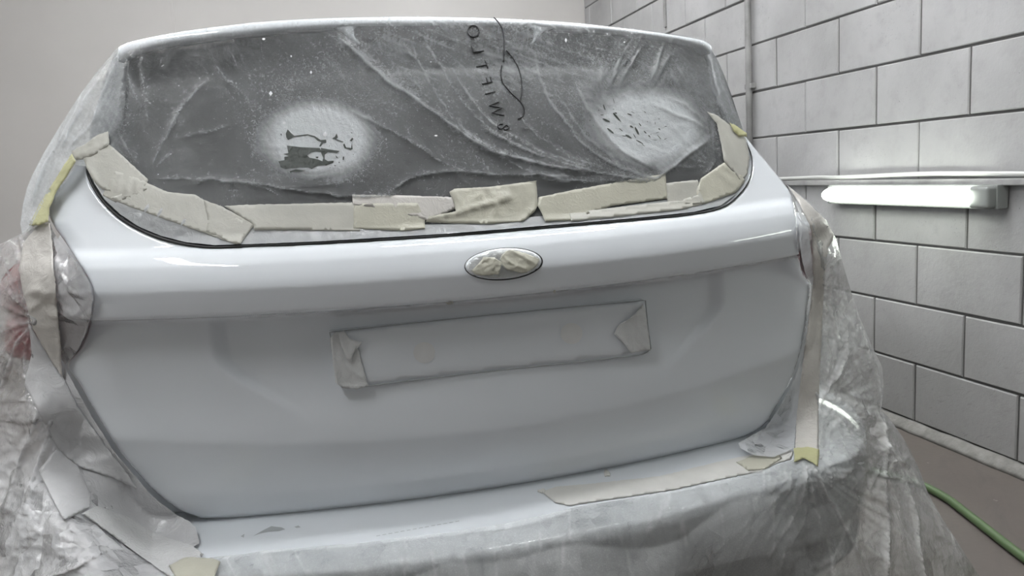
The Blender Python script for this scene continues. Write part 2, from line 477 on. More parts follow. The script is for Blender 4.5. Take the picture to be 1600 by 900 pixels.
wr = link('wall_right', vs, fs, BLOCK, None, False)
nb = len(wr.data.polygons)
bm = bmesh.new(); bm.from_mesh(wr.data)
q = [bm.verts.new(c) for c in ((XR+.008, YF, 0), (XR+.008, YB, 0), (XR+.008, YB, ZC), (XR+.008, YF, ZC), (XR+.2, YF, 0), (XR+.2, YB, 0), (XR+.2, YB, ZC), (XR+.2, YF, ZC))]
for ids in ((0, 1, 2, 3), (4, 7, 6, 5), (0, 4, 5, 1), (3, 2, 6, 7), (0, 3, 7, 4), (1, 5, 6, 2)):
    f = bm.faces.new([q[i] for i in ids]); f.material_index = 1
wr.data.materials.append(MORTAR)
bmesh.ops.recalc_face_normals(bm, faces=bm.faces)
bm.to_mesh(wr.data); bm.free()
tag(wr, kind='structure')
# kerb of rough mortar at the wall foot
vs = []; fs = []; n = 160
for i in range(n+1):
    y = YF+(YB-YF)*i/n
    w = .018+.006*random.random(); h = .036+.006*random.random()
    vs += [(XR+.006, y, h), (XR-.004, y, h-.004), (XR-w, y, .012), (XR-w-.006, y, 0), (XR+.006, y, 0)]
for i in range(n):
    for k in range(4): a = i*5+k; fs.append((a, a+1, a+6, a+5))
fs += [(0, 1, 2, 3, 4), tuple(n*5+k for k in (4, 3, 2, 1, 0))]
tag(link('baseboard_right', vs, fs, princ('kerb_mortar', (.28, .27, .255), .8, bump_=(60, .5, .006), var=(20, .3))), kind='structure')
# ledge strip on the wall above the lamp
o = bm_obj('trim_1', box_mesh(XR-.030, XR+.004, YF, YB-.002, .936, .958, .004), TRIMM); tag(o, kind='structure')
# dark control joint cover further back
o = bm_obj('trim_2', box_mesh(XR-.012, XR+.004, 4.452, 4.478, 1.88, ZC, .004), PIPEM); tag(o, kind='structure')
# seam of the back wall panels
o = bm_obj('trim_3', box_mesh(-1.135, -1.12, YB-.004, YB+.004, 0, ZC, .001), WALLP); tag(o, kind='structure')

# vertical conduit
pipe = empty('conduit_pipe', (XR-.022, 3.51, .96), 'dark grey vertical conduit pipe running up the block wall', 'pipe')
tube('pipe', [(XR-.022, 3.51, .958), (XR-.022, 3.51, 1.6), (XR-.022, 3.51, ZC)], .016, PIPEM, pipe, 14)
for z in (1.42, 2.1, 2.7):
    bmm = box_mesh(XR-.028, XR+.002, 3.478, 3.542, z-.012, z+.012, .003); bm_obj('clip', bmm, PIPEM, pipe)
# wavy pale cable lying on the ledge
cp = []
for i in range(120):
    y = 5.6-i*.065
    z = .9665+.0085*math.exp(-((y-2.35)/.35)**2)+.003*math.sin(y*5)*(y > 2.9)
    cp.append((XR-.020-.006*math.sin(y*2.2), y, z+.0015))
cab = tube('wall_cable', cp, .0085, CABLEM, seg=12); tag(cab, 'pale grey cable sagging along the ledge above the wall lamp', 'cable')

# wall lamps
def wall_lamp(x, y0, y1, z0, z1, sgn, label, name='wall_lamp'):
    """sgn -1: fixed to the right wall and facing left"""
    zc = (z0+z1)/2; h = (z1-z0)/2
    wx = x
    root = empty(name, (wx, (y0+y1)/2, z0), label, 'lamp', None)
    X = lambda d: wx+sgn*d
    a, b = sorted((X(0), X(.045)))
    bm_obj('housing', box_mesh(a, b, y0, y1, z0-.006, z1+.006, .004), LAMPM, root)
    # diffuser: half-round bar
    vs = []; fs = []; K = 14; ys = np.linspace(y0+.075, y1-.012, 24)
    for i, y in enumerate(ys):
        e = min(1, (ys[-1]-y)/.03+.15); e = math.sqrt(1-(1-e)**2) if e < 1 else 1
        for k in range(K+1):
            t = -math.pi/2+math.pi*k/K
            vs.append((X(.040+.065*math.cos(t)*e), y, zc+h*.93*math.sin(t)*e))
    for i in range(len(ys)-1):
        for k in range(K): a = i*(K+1)+k; fs.append((a, a+1, a+K+2, a+K+1))
    fs.append(tuple(range(K+1))); fs.append(tuple((len(ys)-1)*(K+1)+k for k in range(K+1)))
    link('diffuser', vs, fs, GLOW, root)
    for (c0, c1, dd) in ((y0+.004, y0+.080, .078), (y1-.016, y1-.002, .05)):
        a, b = sorted((X(.035), X(dd)))
        bm_obj('end_cap', box_mesh(a, b, c0, c1, z0-.002, z1+.002, .012, 4), LAMPM, root, True)
    return root
wall_lamp(XR-.006, 2.015, 2.86, .868, .934, -1, 'lit tube lamp mounted on the grey block wall under the ledge')
wall_lamp(XR-.006, .16, 1.05, 1.27, 1.336, -1, 'lit tube lamp on the block wall beside the photographer')
wall_lamp(XL+.001, -.6, .3, 1.30, 1.38, 1, 'lit tube lamp on the plain left wall')

def ceiling_light(x, y, ax, label, l=1.3, w=.09):
    root = empty('ceiling_light', (x, y, ZC), label, 'ceiling light', 'tube lights on the ceiling')
    a, b = (l/2, w/2) if ax == 'x' else (w/2, l/2)
    bm_obj('housing', box_mesh(x-a-.02, x+a+.02, y-b-.02, y+b+.02, ZC-.06, ZC, .006), LAMPM, root)
    bm_obj('diffuser', box_mesh(x-a, x+a, y-b, y+b, ZC-.095, ZC-.058, .012), CGLOW, root)
for (x, y, ax, t) in CEIL_POS:
    ceiling_light(x, y, ax, t)

# green hose on the floor
hp = smooth_line([(-.2, 3.4), (.7, 2.75), (1.25, 2.35), (1.47, 2.05), (1.495, 1.90), (1.472, 1.79), (1.445, 1.69), (1.412, 1.57), (1.385, 1.45), (1.35, 1.2), (1.2, .6), (.9, -.4)], .04, False)
hz = tube('air_hose', [(a, b, .0125) for a, b in hp], .0125, HOSEM, seg=12)
tag(hz, 'green rubber air hose lying on the brown concrete floor', 'hose')

# ------------------------------------------------------------------ surfaces of the car (x to the right of its centre, y forward, z up)
_tail = spline([(.40, 1.38), (.485, 1.345), (.51, 1.318), (.54, 1.305), (.60, 1.292), (.622, 1.286), (.630, 1.286), (.70, 1.291), (.80, 1.294),
                (.852, 1.294), (.857, 1.290), (.860, 1.255), (.864, 1.2505), (.885, 1.247), (.906, 1.2445), (.918, 1.2475), (.93, 1.2525), (.945, 1.260), (.96, 1.273),
                (.972, 1.290), (1.0, 1.310), (1.1, 1.375), (1.35, 1.5375), (1.40, 1.57)], .0024)
def halfw(z): return np.interp(z, [.2, .5, .8, .92, 1.0, 1.08, 1.2, 1.38], [.86, .885, .885, .85, .76, .715, .69, .645])
def wrap(x, z):
    w = halfw(z); r = np.interp(z, [.9, 1.03], [.27, .07])
    a = np.clip((np.abs(x)-(w-r))/r, 0, 1.0)
    return (r*1.15)*(1-np.sqrt(np.clip(1-a*a, 0, 1)))+np.clip(np.abs(x)-w, 0, 9)*8
def tail_y(x, z):
    ax = np.abs(x)
    zz = z-.012*(x/.63)**2
    zc = z-np.where(z < .76, .045*(x/.63)**2*sstep(.50, .60, z), 0)*(1-sstep(.66, .76, z))
    zz = np.where(z < .76, zc, zz)
    y = _tail(zz)+.20*x*x+wrap(x, z)
    # number plate recess with rounded lower corners
    edge = .455-.13*(1-sstep(.66, .80, z))
    left = 1-sstep(edge-.016, edge+.016, ax)
    dep = sstep(.640, .80, zz)*(1-sstep(.845, .856, zz))
    return y+.018*left*dep
def glass_y(x, z): return 1.304+(z-.965)*.65+.20*x*x+.55*wrap(x, z)
_bump = spline([(.20, 1.26), (.30, 1.225), (.325, 1.20), (.340, 1.180), (.37, 1.172), (.44, 1.170), (.456, 1.174), (.464, 1.190), (.474, 1.222), (.484, 1.27), (.498, 1.345), (.51, 1.40)], .003)
def bump_z(x, z): return z-.022*sstep(0, .85, np.abs(x))*sstep(.42, .45, z)*(1-sstep(.478, .50, z))+.05*np.clip(np.abs(x)-.2, 0, 1)**2*(z < .43)
def bumper_y(x, z):
    a = np.clip((np.abs(x)-.62)/.285, 0, 1)
    return _bump(bump_z(x, z))+.17*x*x+.32*(1-np.sqrt(1-a*a*.998))+np.clip(np.abs(x)-.90, 0, 9)*9
def body_y(x, z):
    t = tail_y(x, z); b = bumper_y(x, z)
    return np.where(z > .50, t, np.minimum(t, b))
def film_y(x, z):
    y = 1.290+(z-.965)*.47+.19*x*x+.35*np.clip(wrap(x, z), 0, .25)
    return np.minimum(y, tail_y(x, z)-.004+.02*sstep(.97, 1.05, z))
tail_s = lambda px, py: on_surf(px, py, tail_y)
glass_s = lambda px, py: on_surf(px, py, glass_y)
bump_s = lambda px, py: on_surf(px, py, bumper_y)
body_s = lambda px, py: on_surf(px, py, body_y)

# ------------------------------------------------------------------ the car
car = empty('car', (0, 3.0, 0), 'white hatchback seen from behind, wrapped in masking film for painting', 'car')
seam = [(165, 213), (148, 236), (137, 262), (143, 286), (160, 313), (185, 338), (215, 357), (250, 372), (290, 382), (335, 386.5), (400, 384), (500, 380), (700, 368), (900, 351.5), (1010, 342),
        (1085, 334), (1128, 324), (1155, 304), (1171, 280), (1175, 252), (1170, 232), (1160, 212)]
hatch_out = [(165, 213), (148, 236), (137, 262), (143, 286), (160, 313), (185, 338), (215, 357), (250, 372), (290, 382), (335, 386.5), (400, 384), (500, 380), (700, 368), (900, 351.5), (1010, 342),
        (1085, 334), (1128, 324), (1155, 304), (1171, 280), (1175, 252), (1170, 232), (1160, 206),
        (1182, 232), (1212, 268), (1235, 298), (1243, 320), (1247, 350), (1250, 395), (1256, 425), (1268, 447), (1264, 480), (1260, 520), (1240, 590), (1215, 635), (1194, 666), (1150, 689), (1080, 708), (1000, 725), (850, 753), (700, 779),
        (520, 801), (420, 809), (330, 813), (302, 807), (276, 796), (240, 768), (205, 730), (178, 695), (140, 632), (120, 597), (104, 572), (124, 545), (136, 520), (143, 490), (145, 462), (139, 440), (122, 412), (100, 378), (84, 355), (74, 330),
        (84, 302), (103, 276), (124, 248), (145, 226)]
ho = smooth_line(hatch_out, 4)
def edge_roll(outline, r_px, depth):
    def g(px, py):
        d = seg_dist(px, py, outline, True); t = np.clip(1-d/r_px, 0, 1)
        return -depth*(1-np.sqrt(np.clip(1-t*t, 0, 1)))
    return g
def to_view(P):
    d = P-CAM; k = d@_f; return np.stack([800+FPX*(d@_r)/k, 450-FPX*(d@_u)/k], 1)
def lip_row(zq):
    x = np.linspace(-.70, .72, 460); z = zq+.012*(x/.63)**2
    return to_view(np.stack([x, tail_y(x, z), z], 1))
LIP = [lip_row(zq) for zq in (.8545, .8565, .858, .8592, .8605, .862, .8645)]
def extra_band(x):
    a = [np.interp(x, L[:, 0], L[:, 1]) for L in LIP]; return np.min(a, 0), np.max(a, 0)
tg = sheet('tailgate', ho, tail_s, 3.2, PAINT, car, .02, edge_roll(ho, 5, .005), extra=np.vstack(LIP))
# body shell: rear, sides and roof skin
def body_shell():
    zs = list(np.linspace(.22, 1.30, 62)); rows = []
    us = np.linspace(-1, 1, 61)
    for z in zs:
        w = halfw(z)-.012; row = []
        side = [5.35, 5.3, 5.1, 4.6, 3.8, 3.0, 2.4, 2.0, 1.82]
        tp = lambda y: 1-.18*sstep(4.3, 5.4, y) if z < .95 else 1-.12*sstep(3.6, 5.4, y)
        gw = lambda y: (w+.012)*tp(y)
        yend = 5.35 if z < .92 else 5.35-(z-.92)*3.4
        for y in side: row.append((-gw(y), min(y, yend), z))
        for u in us:
            x = w*math.sin(u*math.pi/2)
            yy = float(tail_y(np.array([x]), np.array([z]))[0])+.035+(.09 if z > .93 else 0)
            if z < .5: yy = max(yy, 1.42)
            row.append((x, min(yy, 1.80), z))
        for y in side[::-1]: row.append((gw(y), min(y, yend), z))
        rows.append(row)
    # roof rows drawn inwards
    top = rows[-1]
    for s_, dz in ((.97, .03), (.9, .055), (.75, .078), (.5, .095), (.2, .103), (.02, .105)):
        rows.append([(x*s_, 3.2+(y-3.2)*(s_*.5+.5) if y > 3 else y+(1-s_)*.6, 1.30+dz) for (x, y, z) in top])
    m = len(rows[0]); vs = [v for r in rows for v in r]; fs = []
    for i in range(len(rows)-1):
        for k in range(m-1): a = i*m+k; fs.append((a, a+m, a+m+1, a+1))
        fs.append((i*m+m-1, i*m+2*m-1, i*m+m, i*m))
    fs.append(tuple(range(m)))
    return link('body_shell', vs, fs, PAINT, car)
body_shell()
# rear window
win_out = [(165, 214), (148, 236), (138, 262), (143, 286), (160, 313), (185, 338), (215, 357), (250, 372), (290, 382), (335, 386.5), (400, 384), (500, 380), (700, 368), (900, 351.5), (1010, 342),
        (1085, 334), (1128, 324), (1155, 304), (1171, 280), (1175, 252), (1170, 232), (1160, 210), (1148, 180), (1130, 130), (1108, 84), (1090, 62), (1000, 48), (850, 38), (640, 33), (420, 40), (260, 58), (200, 74), (180, 110), (172, 160)]
wo = smooth_line(win_out, 8)
gl = sheet('rear_window', wo, glass_s, 12, GLASS, car, .005)
# black rubber seal along the window edge
sp = smooth_line(seam, 6, False)
P = tail_s(sp[:, 0], sp[:, 1]); P[:, 1] -= .0005
rad = [float(np.interp(a, [137, 180, 250, 340, 900, 1100, 1175], [.0022, .0028, .0028, .0022, .0018, .0018, .0013])) for a in sp[:, 0]]
tube('window_seal', P, .003, BLACK, car, 8, radii=rad)
# spoiler: lip over the window with two gussets beside the brake light
def spoiler():
    xs = np.linspace(-1, 1, 81); prof = []
    edge = smooth_line([(185, 74), (200, 67), (250, 56), (320, 45), (420, 34), (530, 28.5), (640, 27), (760, 29), (880, 35), (980, 45), (1060, 56), (1100, 64), (1111, 72)], 6, False)
    low = np.interp(edge[:, 0], [185, 200, 250, 340, 450, 540, 600, 835, 850, 960, 1060, 1100, 1111], [96, 84, 71, 58, 47, 41, 39, 39, 42, 49, 62, 72, 84])
    T = on_surf(edge[:, 0], edge[:, 1], lambda x, z: 1.4915+.16*x*x)
    B = on_surf(edge[:, 0], low, lambda x, z: 1.4865+.16*x*x)
    vs = []; n = len(T)
    for t, b in zip(T, B):
        up = np.array([t[0], t[1]+.012, t[2]+.003])
        roof = np.array([t[0]*1.0, t[1]+.34, t[2]+.035]); roofb = roof-np.array([0, 0, .03])
        und = np.array([b[0], b[1]+.05, b[2]+.004])
        mid = t*.5+b*.5; mid[1] -= .002
        vs += [tuple(roofb), tuple(roof), tuple((roof+up)/2+np.array([0, 0, .002])), tuple(up), tuple(t), tuple(mid), tuple(b), tuple(und)]
    fs = []
    for i in range(n-1):
        for k in range(8): a = i*8+k; b = i*8+(k+1) % 8; fs.append((a, b, b+8, a+8))
    fs.append(tuple(range(8))); fs.append(tuple((n-1)*8+k for k in range(8))[::-1])
    return link('spoiler', vs, fs, PAINT, car)
spoiler()
spo_s = lambda px, py: on_surf(px, py, lambda x, z: 1.487+.16*x*x)
for g in ([(518, 36), (560, 36), (553, 45), (554, 57), (562, 68), (548, 61), (538, 50), (526, 43)], [(830, 36), (872, 40), (852, 47), (843, 57), (832, 68), (836, 58), (836, 47)]):
    sheet('spoiler_gusset', smooth_line(g, 3), spo_s, 5, PAINT, car, .03)
sheet('brake_light', smooth_line([(556, 41), (620, 39), (700, 38), (790, 39), (832, 40), (834, 52), (828, 62), (700, 62), (565, 64), (555, 52)], 4),
      offset(spo_s, -.012), 6, princ('dark_brake_lens', (.03, .02, .022), .2), car, .02)
# side pillars beside the glass, below the spoiler ends
sheet('side_pillar', smooth_line([(186, 76), (200, 84), (196, 120), (192, 170), (188, 196), (160, 216), (146, 222), (140, 214), (150, 170), (166, 115)], 4), lambda a, b: on_surf(a, b, lambda x, z: glass_y(x, z)-.012), 6, PILLAR, car, .03)
sheet('side_pillar', smooth_line([(1108, 74), (1100, 72), (1112, 110), (1122, 150), (1140, 195), (1160, 206), (1150, 170), (1136, 130), (1122, 96)], 4), lambda a, b: on_surf(a, b, lambda x, z: glass_y(x, z)-.012), 6, PILLAR, car, .03)

# bumper: swept section, open towards the car
def bumper():
    zs = list(np.linspace(.505, .452, 26))+[.447, .44, .42, .40, .375, .36, .35, .342, .335, .328]
    xs = np.concatenate([-np.sin(np.linspace(math.pi/2, 0, 60))*.903, np.sin(np.linspace(0, math.pi/2, 60))[1:]*.903])
    vs = []; n = len(zs)+2
    for x in xs:
        q = .05*max(0, abs(x)-.2)**2
        for z in zs:
            z2 = z-(q*1.6 if z < .43 else 0)
            y = float(bumper_y(np.array([x]), np.array([z if z >= .43 else z-q]))[0])
            vs.append((x, y, z2))
        vs.append((x, y+.02, zs[-1]-q*1.6-.002)); vs.append((x, y+.06, zs[-1]-q*1.6+.0))
    m = len(xs)
    fs = []
    for i in range(m-1):
        for k in range(n-1): a = i*n+k; fs.append((a, a+1, a+n+1, a+n))
    # side extensions
    for end, sgn in ((0, 1), (m-1, -1)):
        base = len(vs)
        for k in range(n):
            x, y, z = vs[end*n+k]; vs.append((x*.995, 1.92, z))
        for k in range(n-1):
            f = (end*n+k, base+k, base+k+1, end*n+k+1); fs.append(f if sgn > 0 else f[::-1])
    return link('bumper', vs, fs, PAINT, car)
bp = bumper()
# dark lower valance
vs = []; fs = []; xs = np.linspace(-.885, .885, 70); prof = [(.335, .045), (.325, .030), (.30, .022), (.26, .03), (.22, .06), (.19, .12), (.19, .5)]
for x in xs:
    q = .08*max(0, abs(x)-.2)**2
    yb = float(bumper_y(np.array([x]), np.array([.40]))[0])
    for z, d in prof: vs.append((x, yb+d, z-q*(1 if z > .25 else .3)))
k_ = len(prof)
for i in range(len(xs)-1):
    for k in range(k_-1): a = i*k_+k; fs.append((a, a+1, a+k_+1, a+k_))
link('valance', vs, fs, DARK, car)
# parking sensor
def ring(px, py, surf, r, h, mat, name, parent, hole=None):
    c = surf(np.array([px]), np.array([py]))[0]
    e = surf(np.array([px+4, px]), np.array([py, py+4])); u = Vector(e[0]-c).normalized(); v = Vector(e[1]-c); v = (v-u*v.dot(u)).normalized()
    nrm = u.cross(v).normalized()
    if nrm.y > 0: nrm = -nrm
    vs = []; fs = []; K = 28
    R = [(r, -.004), (r, h*.6), (r*.93, h)] + ([(hole+.0008, h), (hole, h*.4), (hole, -.003)] if hole else [(r*.5, h*1.05), (.0001, h*1.08)])
    for (rr, hh) in R:
        for k in range(K):
            t = 2*math.pi*k/K; vs.append(Vector(c)+u*rr*math.cos(t)+v*rr*math.sin(t)+nrm*hh)
    for i in range(len(R)-1):
        for k in range(K): a = i*K+k; b = i*K+(k+1) % K; fs.append((a, b, b+K, a+K))
    return link(name, vs, fs, mat, parent)
sens = ring(1067, 838, bump_s, .0115, .0016, BLACK, 'parking_sensor', bp, .0086)
ring(1067, 838, bump_s, .0078, .0012, GREYP, 'sensor_face', bp)

# tail lights, wrapping round the rear corners
def tail_light(sx):
    out = [(.712, .955), (.702, .94), (.696, .915), (.697, .88), (.708, .845), (.722, .815), (.745, .80), (.80, .795), (.86, .81), (.8845, .84), (.8845, .90), (.86, .945), (.83, .953), (.80, .962), (.75, .966)]
    o = smooth_line([(a*1000, b*1000) for a, b in out], 10)
    v, faces = mesh2d(o, 10); v = v/1000
    lift = .045*sstep(.76, .875, v[:, 0])+.006*sstep(0, 30, seg_dist(v[:, 0]*1000, v[:, 1]*1000, o, True))
    if sx > 0: v[:, 0] = v[:, 0]+.03*(1-sstep(.70, .80, v[:, 0])); v[:, 1] = np.minimum(v[:, 1], .90+.02*(v[:, 1]-.9))
    lim = halfw(v[:, 1])-.004; v[:, 0] = np.minimum(v[:, 0], lim)
    y = tail_y(v[:, 0], v[:, 1])-lift
    P = np.stack([sx*v[:, 0], y, v[:, 1]], 1); Q = P.copy(); Q[:, 1] += .06; n = len(P)
    ed = {(f[i], f[(i+1) % len(f)]): 1 for f in faces for i in range(len(f))}
    side = [(e[1], e[0], e[0]+n, e[1]+n) for e in ed if (e[1], e[0]) not in ed]
    fs = faces+[tuple(i+n for i in f[::-1]) for f in faces]+side
    if sx > 0: fs = [f[::-1] for f in fs]
    t = link('tail_light', np.vstack([P, Q]), fs, RED, car)
    # dark inner reflector line
    return t
tail_light(-1); tail_light(1)
# wheels
for sx in (-1, 1):
    for y in (2.25, 4.85):
        K = 48; R = [(.20, .09), (.215, .10), (.28, .105), (.31, .09), (.318, .06), (.318, -.06), (.31, -.09), (.28, -.105), (.2, -.1)]
        vs = [(sx*(.76+w), y+r*math.cos(2*math.pi*k/K), .318+r*math.sin(2*math.pi*k/K)) for r, w in R for k in range(K)]
        fs = [(i*K+k, i*K+(k+1) % K, ((i+1) % len(R))*K+(k+1) % K, ((i+1) % len(R))*K+k) for i in range(len(R)) for k in range(K)]
        w_ = link('wheel', vs, fs, TYRE, car)
        R = [(.2, .085), (.17, .07), (.05, .075), (.001, .08)]
        vs = [(sx*(.76+w), y+r*math.cos(2*math.pi*k/K), .318+r*math.sin(2*math.pi*k/K)) for r, w in R for k in range(K)]
        fs = [(i*K+k, i*K+(k+1) % K, (i+1)*K+(k+1) % K, (i+1)*K+k) for i in range(len(R)-1) for k in range(K)]
        link('rim', vs, fs, CHROME, w_)

# emblem (taped over)
def ellipse(cx, cy, rx, ry, ang, n=60):
    t = np.linspace(0, 2*np.pi, n, endpoint=False); a = math.radians(ang)
    x = rx*np.cos(t); y = ry*np.sin(t)
    return np.stack([cx+x*math.cos(a)-y*math.sin(a), cy+x*math.sin(a)+y*math.cos(a)], 1)
em0 = ellipse(787, 412.5, 61.5, 25.5, -4.5)
emr = ellipse(787, 412.5, 60, 24.2, -4.5)
em1 = ellipse(787, 412.5, 58, 22.6, -4.5)
sheet('emblem_gap', em0, offset(tail_s, .0006), 5, BLACK, tg, .003)
sheet('emblem', emr, offset(tail_s, .0025), 5, PAINT, tg, .006, edge_roll(emr, 6, .002))

# number plate base, moulded panel in the recess
def plate_surf(px, py):
    # flat panel standing in the recess
    return on_surf(px, py, lambda x, z: 1.301+(.81-z)*-.06+.06*x*x)
pl_out = smooth_line([(517, 528), (521, 520), (530, 517.5), (700, 499), (860, 483), (995, 470.5), (1006, 471), (1009, 478), (1013, 515), (1017, 545), (1014, 551), (1004, 554), (900, 566), (760, 581), (640, 595), (560, 605), (540, 606), (528, 600), (523, 575)], 4)
pl = sheet('number_plate', pl_out, plate_surf, 8, PAINT, tg, .03, edge_roll(pl_out, 4, .003))
def line_on(px, surf, r, name, mat, parent, step=5, closed=False, seg=6, flat=None):
    L = smooth_line(px, step, closed); P = surf(L[:, 0], L[:, 1]); ok = ~np.isnan(P).any(1)
    return tube(name, P[ok], r, mat, parent, seg, closed, flat)
line_on([tuple(p) for p in pl_out[::3]], plate_surf, .0011, 'plate_edge', GREYP, tg, 6, True)
SCREW = tape_mat('faint_screw_ring', (.76, .765, .765), 1.0, .3, (60, .02))
for (x, y) in ((663, 551), (893, 521)):
    sheet('screw_cap', ellipse(x, y, 17, 16.5, 0, 36), offset(plate_surf, .0012), 8, SCREW, pl, 0)

# ------------------------------------------------------------------ masking film and tape
def rbf(ctrl, body=None, lift=.010):
    """smooth sheet through (view x, view y, depth y); depth None = lies on the car body"""
    X = np.array([c[:2] for c in ctrl], float)/300; D = []
    for c in ctrl:
        if c[2] is None: D.append(float(on_surf(np.array([c[0]]), np.array([c[1]]), body or body_y)[0, 1])-lift)
        else: D.append(c[2])
    D = np.array(D); assert not np.isnan(D).any(), [c for c, d in zip(ctrl, D) if np.isnan(d)]
    def phi(r): return np.where(r > 1e-9, r*r*np.log(r+1e-12), 0)
    n = len(X); A = phi(np.linalg.norm(X[:, None]-X[None], axis=2))+np.eye(n)*1e-3
    Q = np.hstack([np.ones((n, 1)), X]); M_ = np.block([[A, Q], [Q.T, np.zeros((3, 3))]])
    w = np.linalg.solve(M_, np.concatenate([D, np.zeros(3)]))
    def surf(px, py):
        q = np.stack([px, py], 1)/300; out = np.zeros(len(q))
        for i in range(n): out += w[i]*phi(np.linalg.norm(q-X[i], axis=1))
        out += w[n]+w[n+1]*q[:, 0]+w[n+2]*q[:, 1]
        b = on_surf(px, py, body or body_y)[:, 1]
        b = np.where(np.isnan(b), 9, b)-lift
        out = np.minimum(out, b)
        return on_plane(px, py, out)
    return surf
film_flat = lambda px, py: on_surf(px, py, film_y, y1=3.0)
film_top = [(196, 66), (250, 54), (320, 43), (420, 32), (530, 26.5), (640, 25), (760, 27), (880, 33), (980, 43), (1060, 54), (1100, 61), (1113, 72), (1123, 95), (1134, 130), (1146, 165), (1159, 196), (1167, 212),
            (1172, 250), (1160, 288), (1120, 316), (1060, 328), (900, 343), (700, 358), (500, 370), (340, 377), (250, 362), (190, 332), (158, 303), (145, 275), (136, 260), (118, 258), (95, 290), (74, 330), (60, 350), (35, 368),
            (32, 350), (36, 320), (42, 295), (50, 275), (68, 240), (95, 195), (125, 148), (155, 108), (180, 78)]
fo = straight(film_top, 5)
FOLDS = [  # traced long folds: points, half width (px), height (mm)
    ([(520, 50), (560, 88), (605, 125), (660, 166), (712, 200), (760, 232), (850, 258), (930, 268)], 5, 11),
    ([(540, 172), (600, 198), (660, 235), (730, 272)], 3, 5), ([(610, 205), (680, 240), (760, 262)], 3, 3),
    ([(218, 62), (222, 110), (228, 160), (236, 212)], 3, 6), ([(193, 70), (205, 130), (218, 170)], 2.5, 5), ([(255, 56), (262, 100), (258, 118)], 3, 4),
    ([(335, 113), (300, 150), (272, 190), (262, 218)], 4, 8), ([(262, 220), (320, 208), (372, 195)], 3, 7), ([(335, 113), (370, 160), (372, 195)], 2.5, -4),
    ([(230, 272), (250, 232), (275, 190), (268, 160)], 2.5, 6), ([(225, 268), (212, 235), (228, 205)], 2.5, 4), ([(232, 272), (262, 245), (300, 225)], 2.5, 4), ([(222, 262), (196, 230), (182, 200)], 2, 4),
    ([(232, 278), (300, 280), (380, 283), (460, 296), (560, 306), (640, 300)], 3, 6), ([(280, 292), (340, 281), (400, 290), (450, 312)], 2.5, 5),
    ([(320, 60), (345, 115), (385, 150), (400, 200)], 2, 3), ([(350, 60), (390, 150)], 1.5, 2.5), ([(365, 60), (405, 160)], 1.5, 2.5), ([(380, 180), (400, 280)], 1.5, 2.5),
    ([(622, 60), (655, 100), (690, 160), (740, 215), (800, 245)], 3, 4), ([(660, 60), (690, 110), (730, 170), (790, 220), (850, 245)], 3, 4),
    ([(700, 100), (740, 160), (780, 200), (850, 240), (940, 265)], 3, 5), ([(740, 190), (800, 228), (880, 255), (960, 275), (1030, 285)], 3, 6),
    ([(800, 160), (830, 205), (880, 240), (960, 270)], 2.5, 4), ([(834, 80), (845, 130), (875, 185), (925, 238), (985, 270), (1040, 282)], 3, 6), ([(860, 130), (880, 165), (915, 215), (960, 250)], 2.5, 4),
    ([(900, 120), (905, 150), (930, 190), (965, 230), (1030, 270)], 4, 7), ([(940, 90), (936, 130), (942, 155)], 3, 5), ([(985, 60), (962, 110), (950, 150)], 3, 5), ([(1010, 60), (975, 120), (965, 150)], 3, 5),
    ([(1040, 58), (1025, 105), (1012, 140)], 2.5, 7), ([(1060, 70), (1030, 110), (1022, 140)], 2.5, 5), ([(1045, 95), (1048, 120), (1070, 140)], 2.5, 6), ([(1052, 90), (1062, 115), (1080, 135)], 2.5, 6), ([(1040, 98), (1036, 120), (1044, 150)], 2.5, 6),
    ([(1118, 206), (1085, 235), (1050, 262), (1010, 290)], 3, 7), ([(1125, 240), (1110, 262), (1095, 285)], 2.5, 5), ([(1115, 205), (1060, 180), (1010, 160)], 2.5, 5), ([(1112, 200), (1070, 165), (1030, 150)], 2.5, 4),
    ([(600, 305), (640, 280), (690, 268), (780, 272), (900, 275)], 4, 8), ([(760, 232), (830, 268), (930, 290)], 3, 5), ([(800, 275), (900, 283), (1010, 280)], 3, 4), ([(430, 290), (520, 285), (600, 270)], 3, 2.5),
    ([(185, 72), (150, 130), (118, 190), (90, 250)], 4, 9), ([(190, 80), (160, 150), (142, 205)], 4, 8), ([(140, 120), (110, 190), (70, 260), (50, 330)], 4, 10), ([(170, 150), (135, 205), (100, 240)], 3, 7), ([(80, 240), (62, 290), (55, 330)], 3, 8),
    ([(1110, 75), (1128, 130), (1150, 195)], 3, 6), ([(1100, 90), (1118, 150), (1140, 190)], 3, 6)]
fo_arr = np.array(film_top)
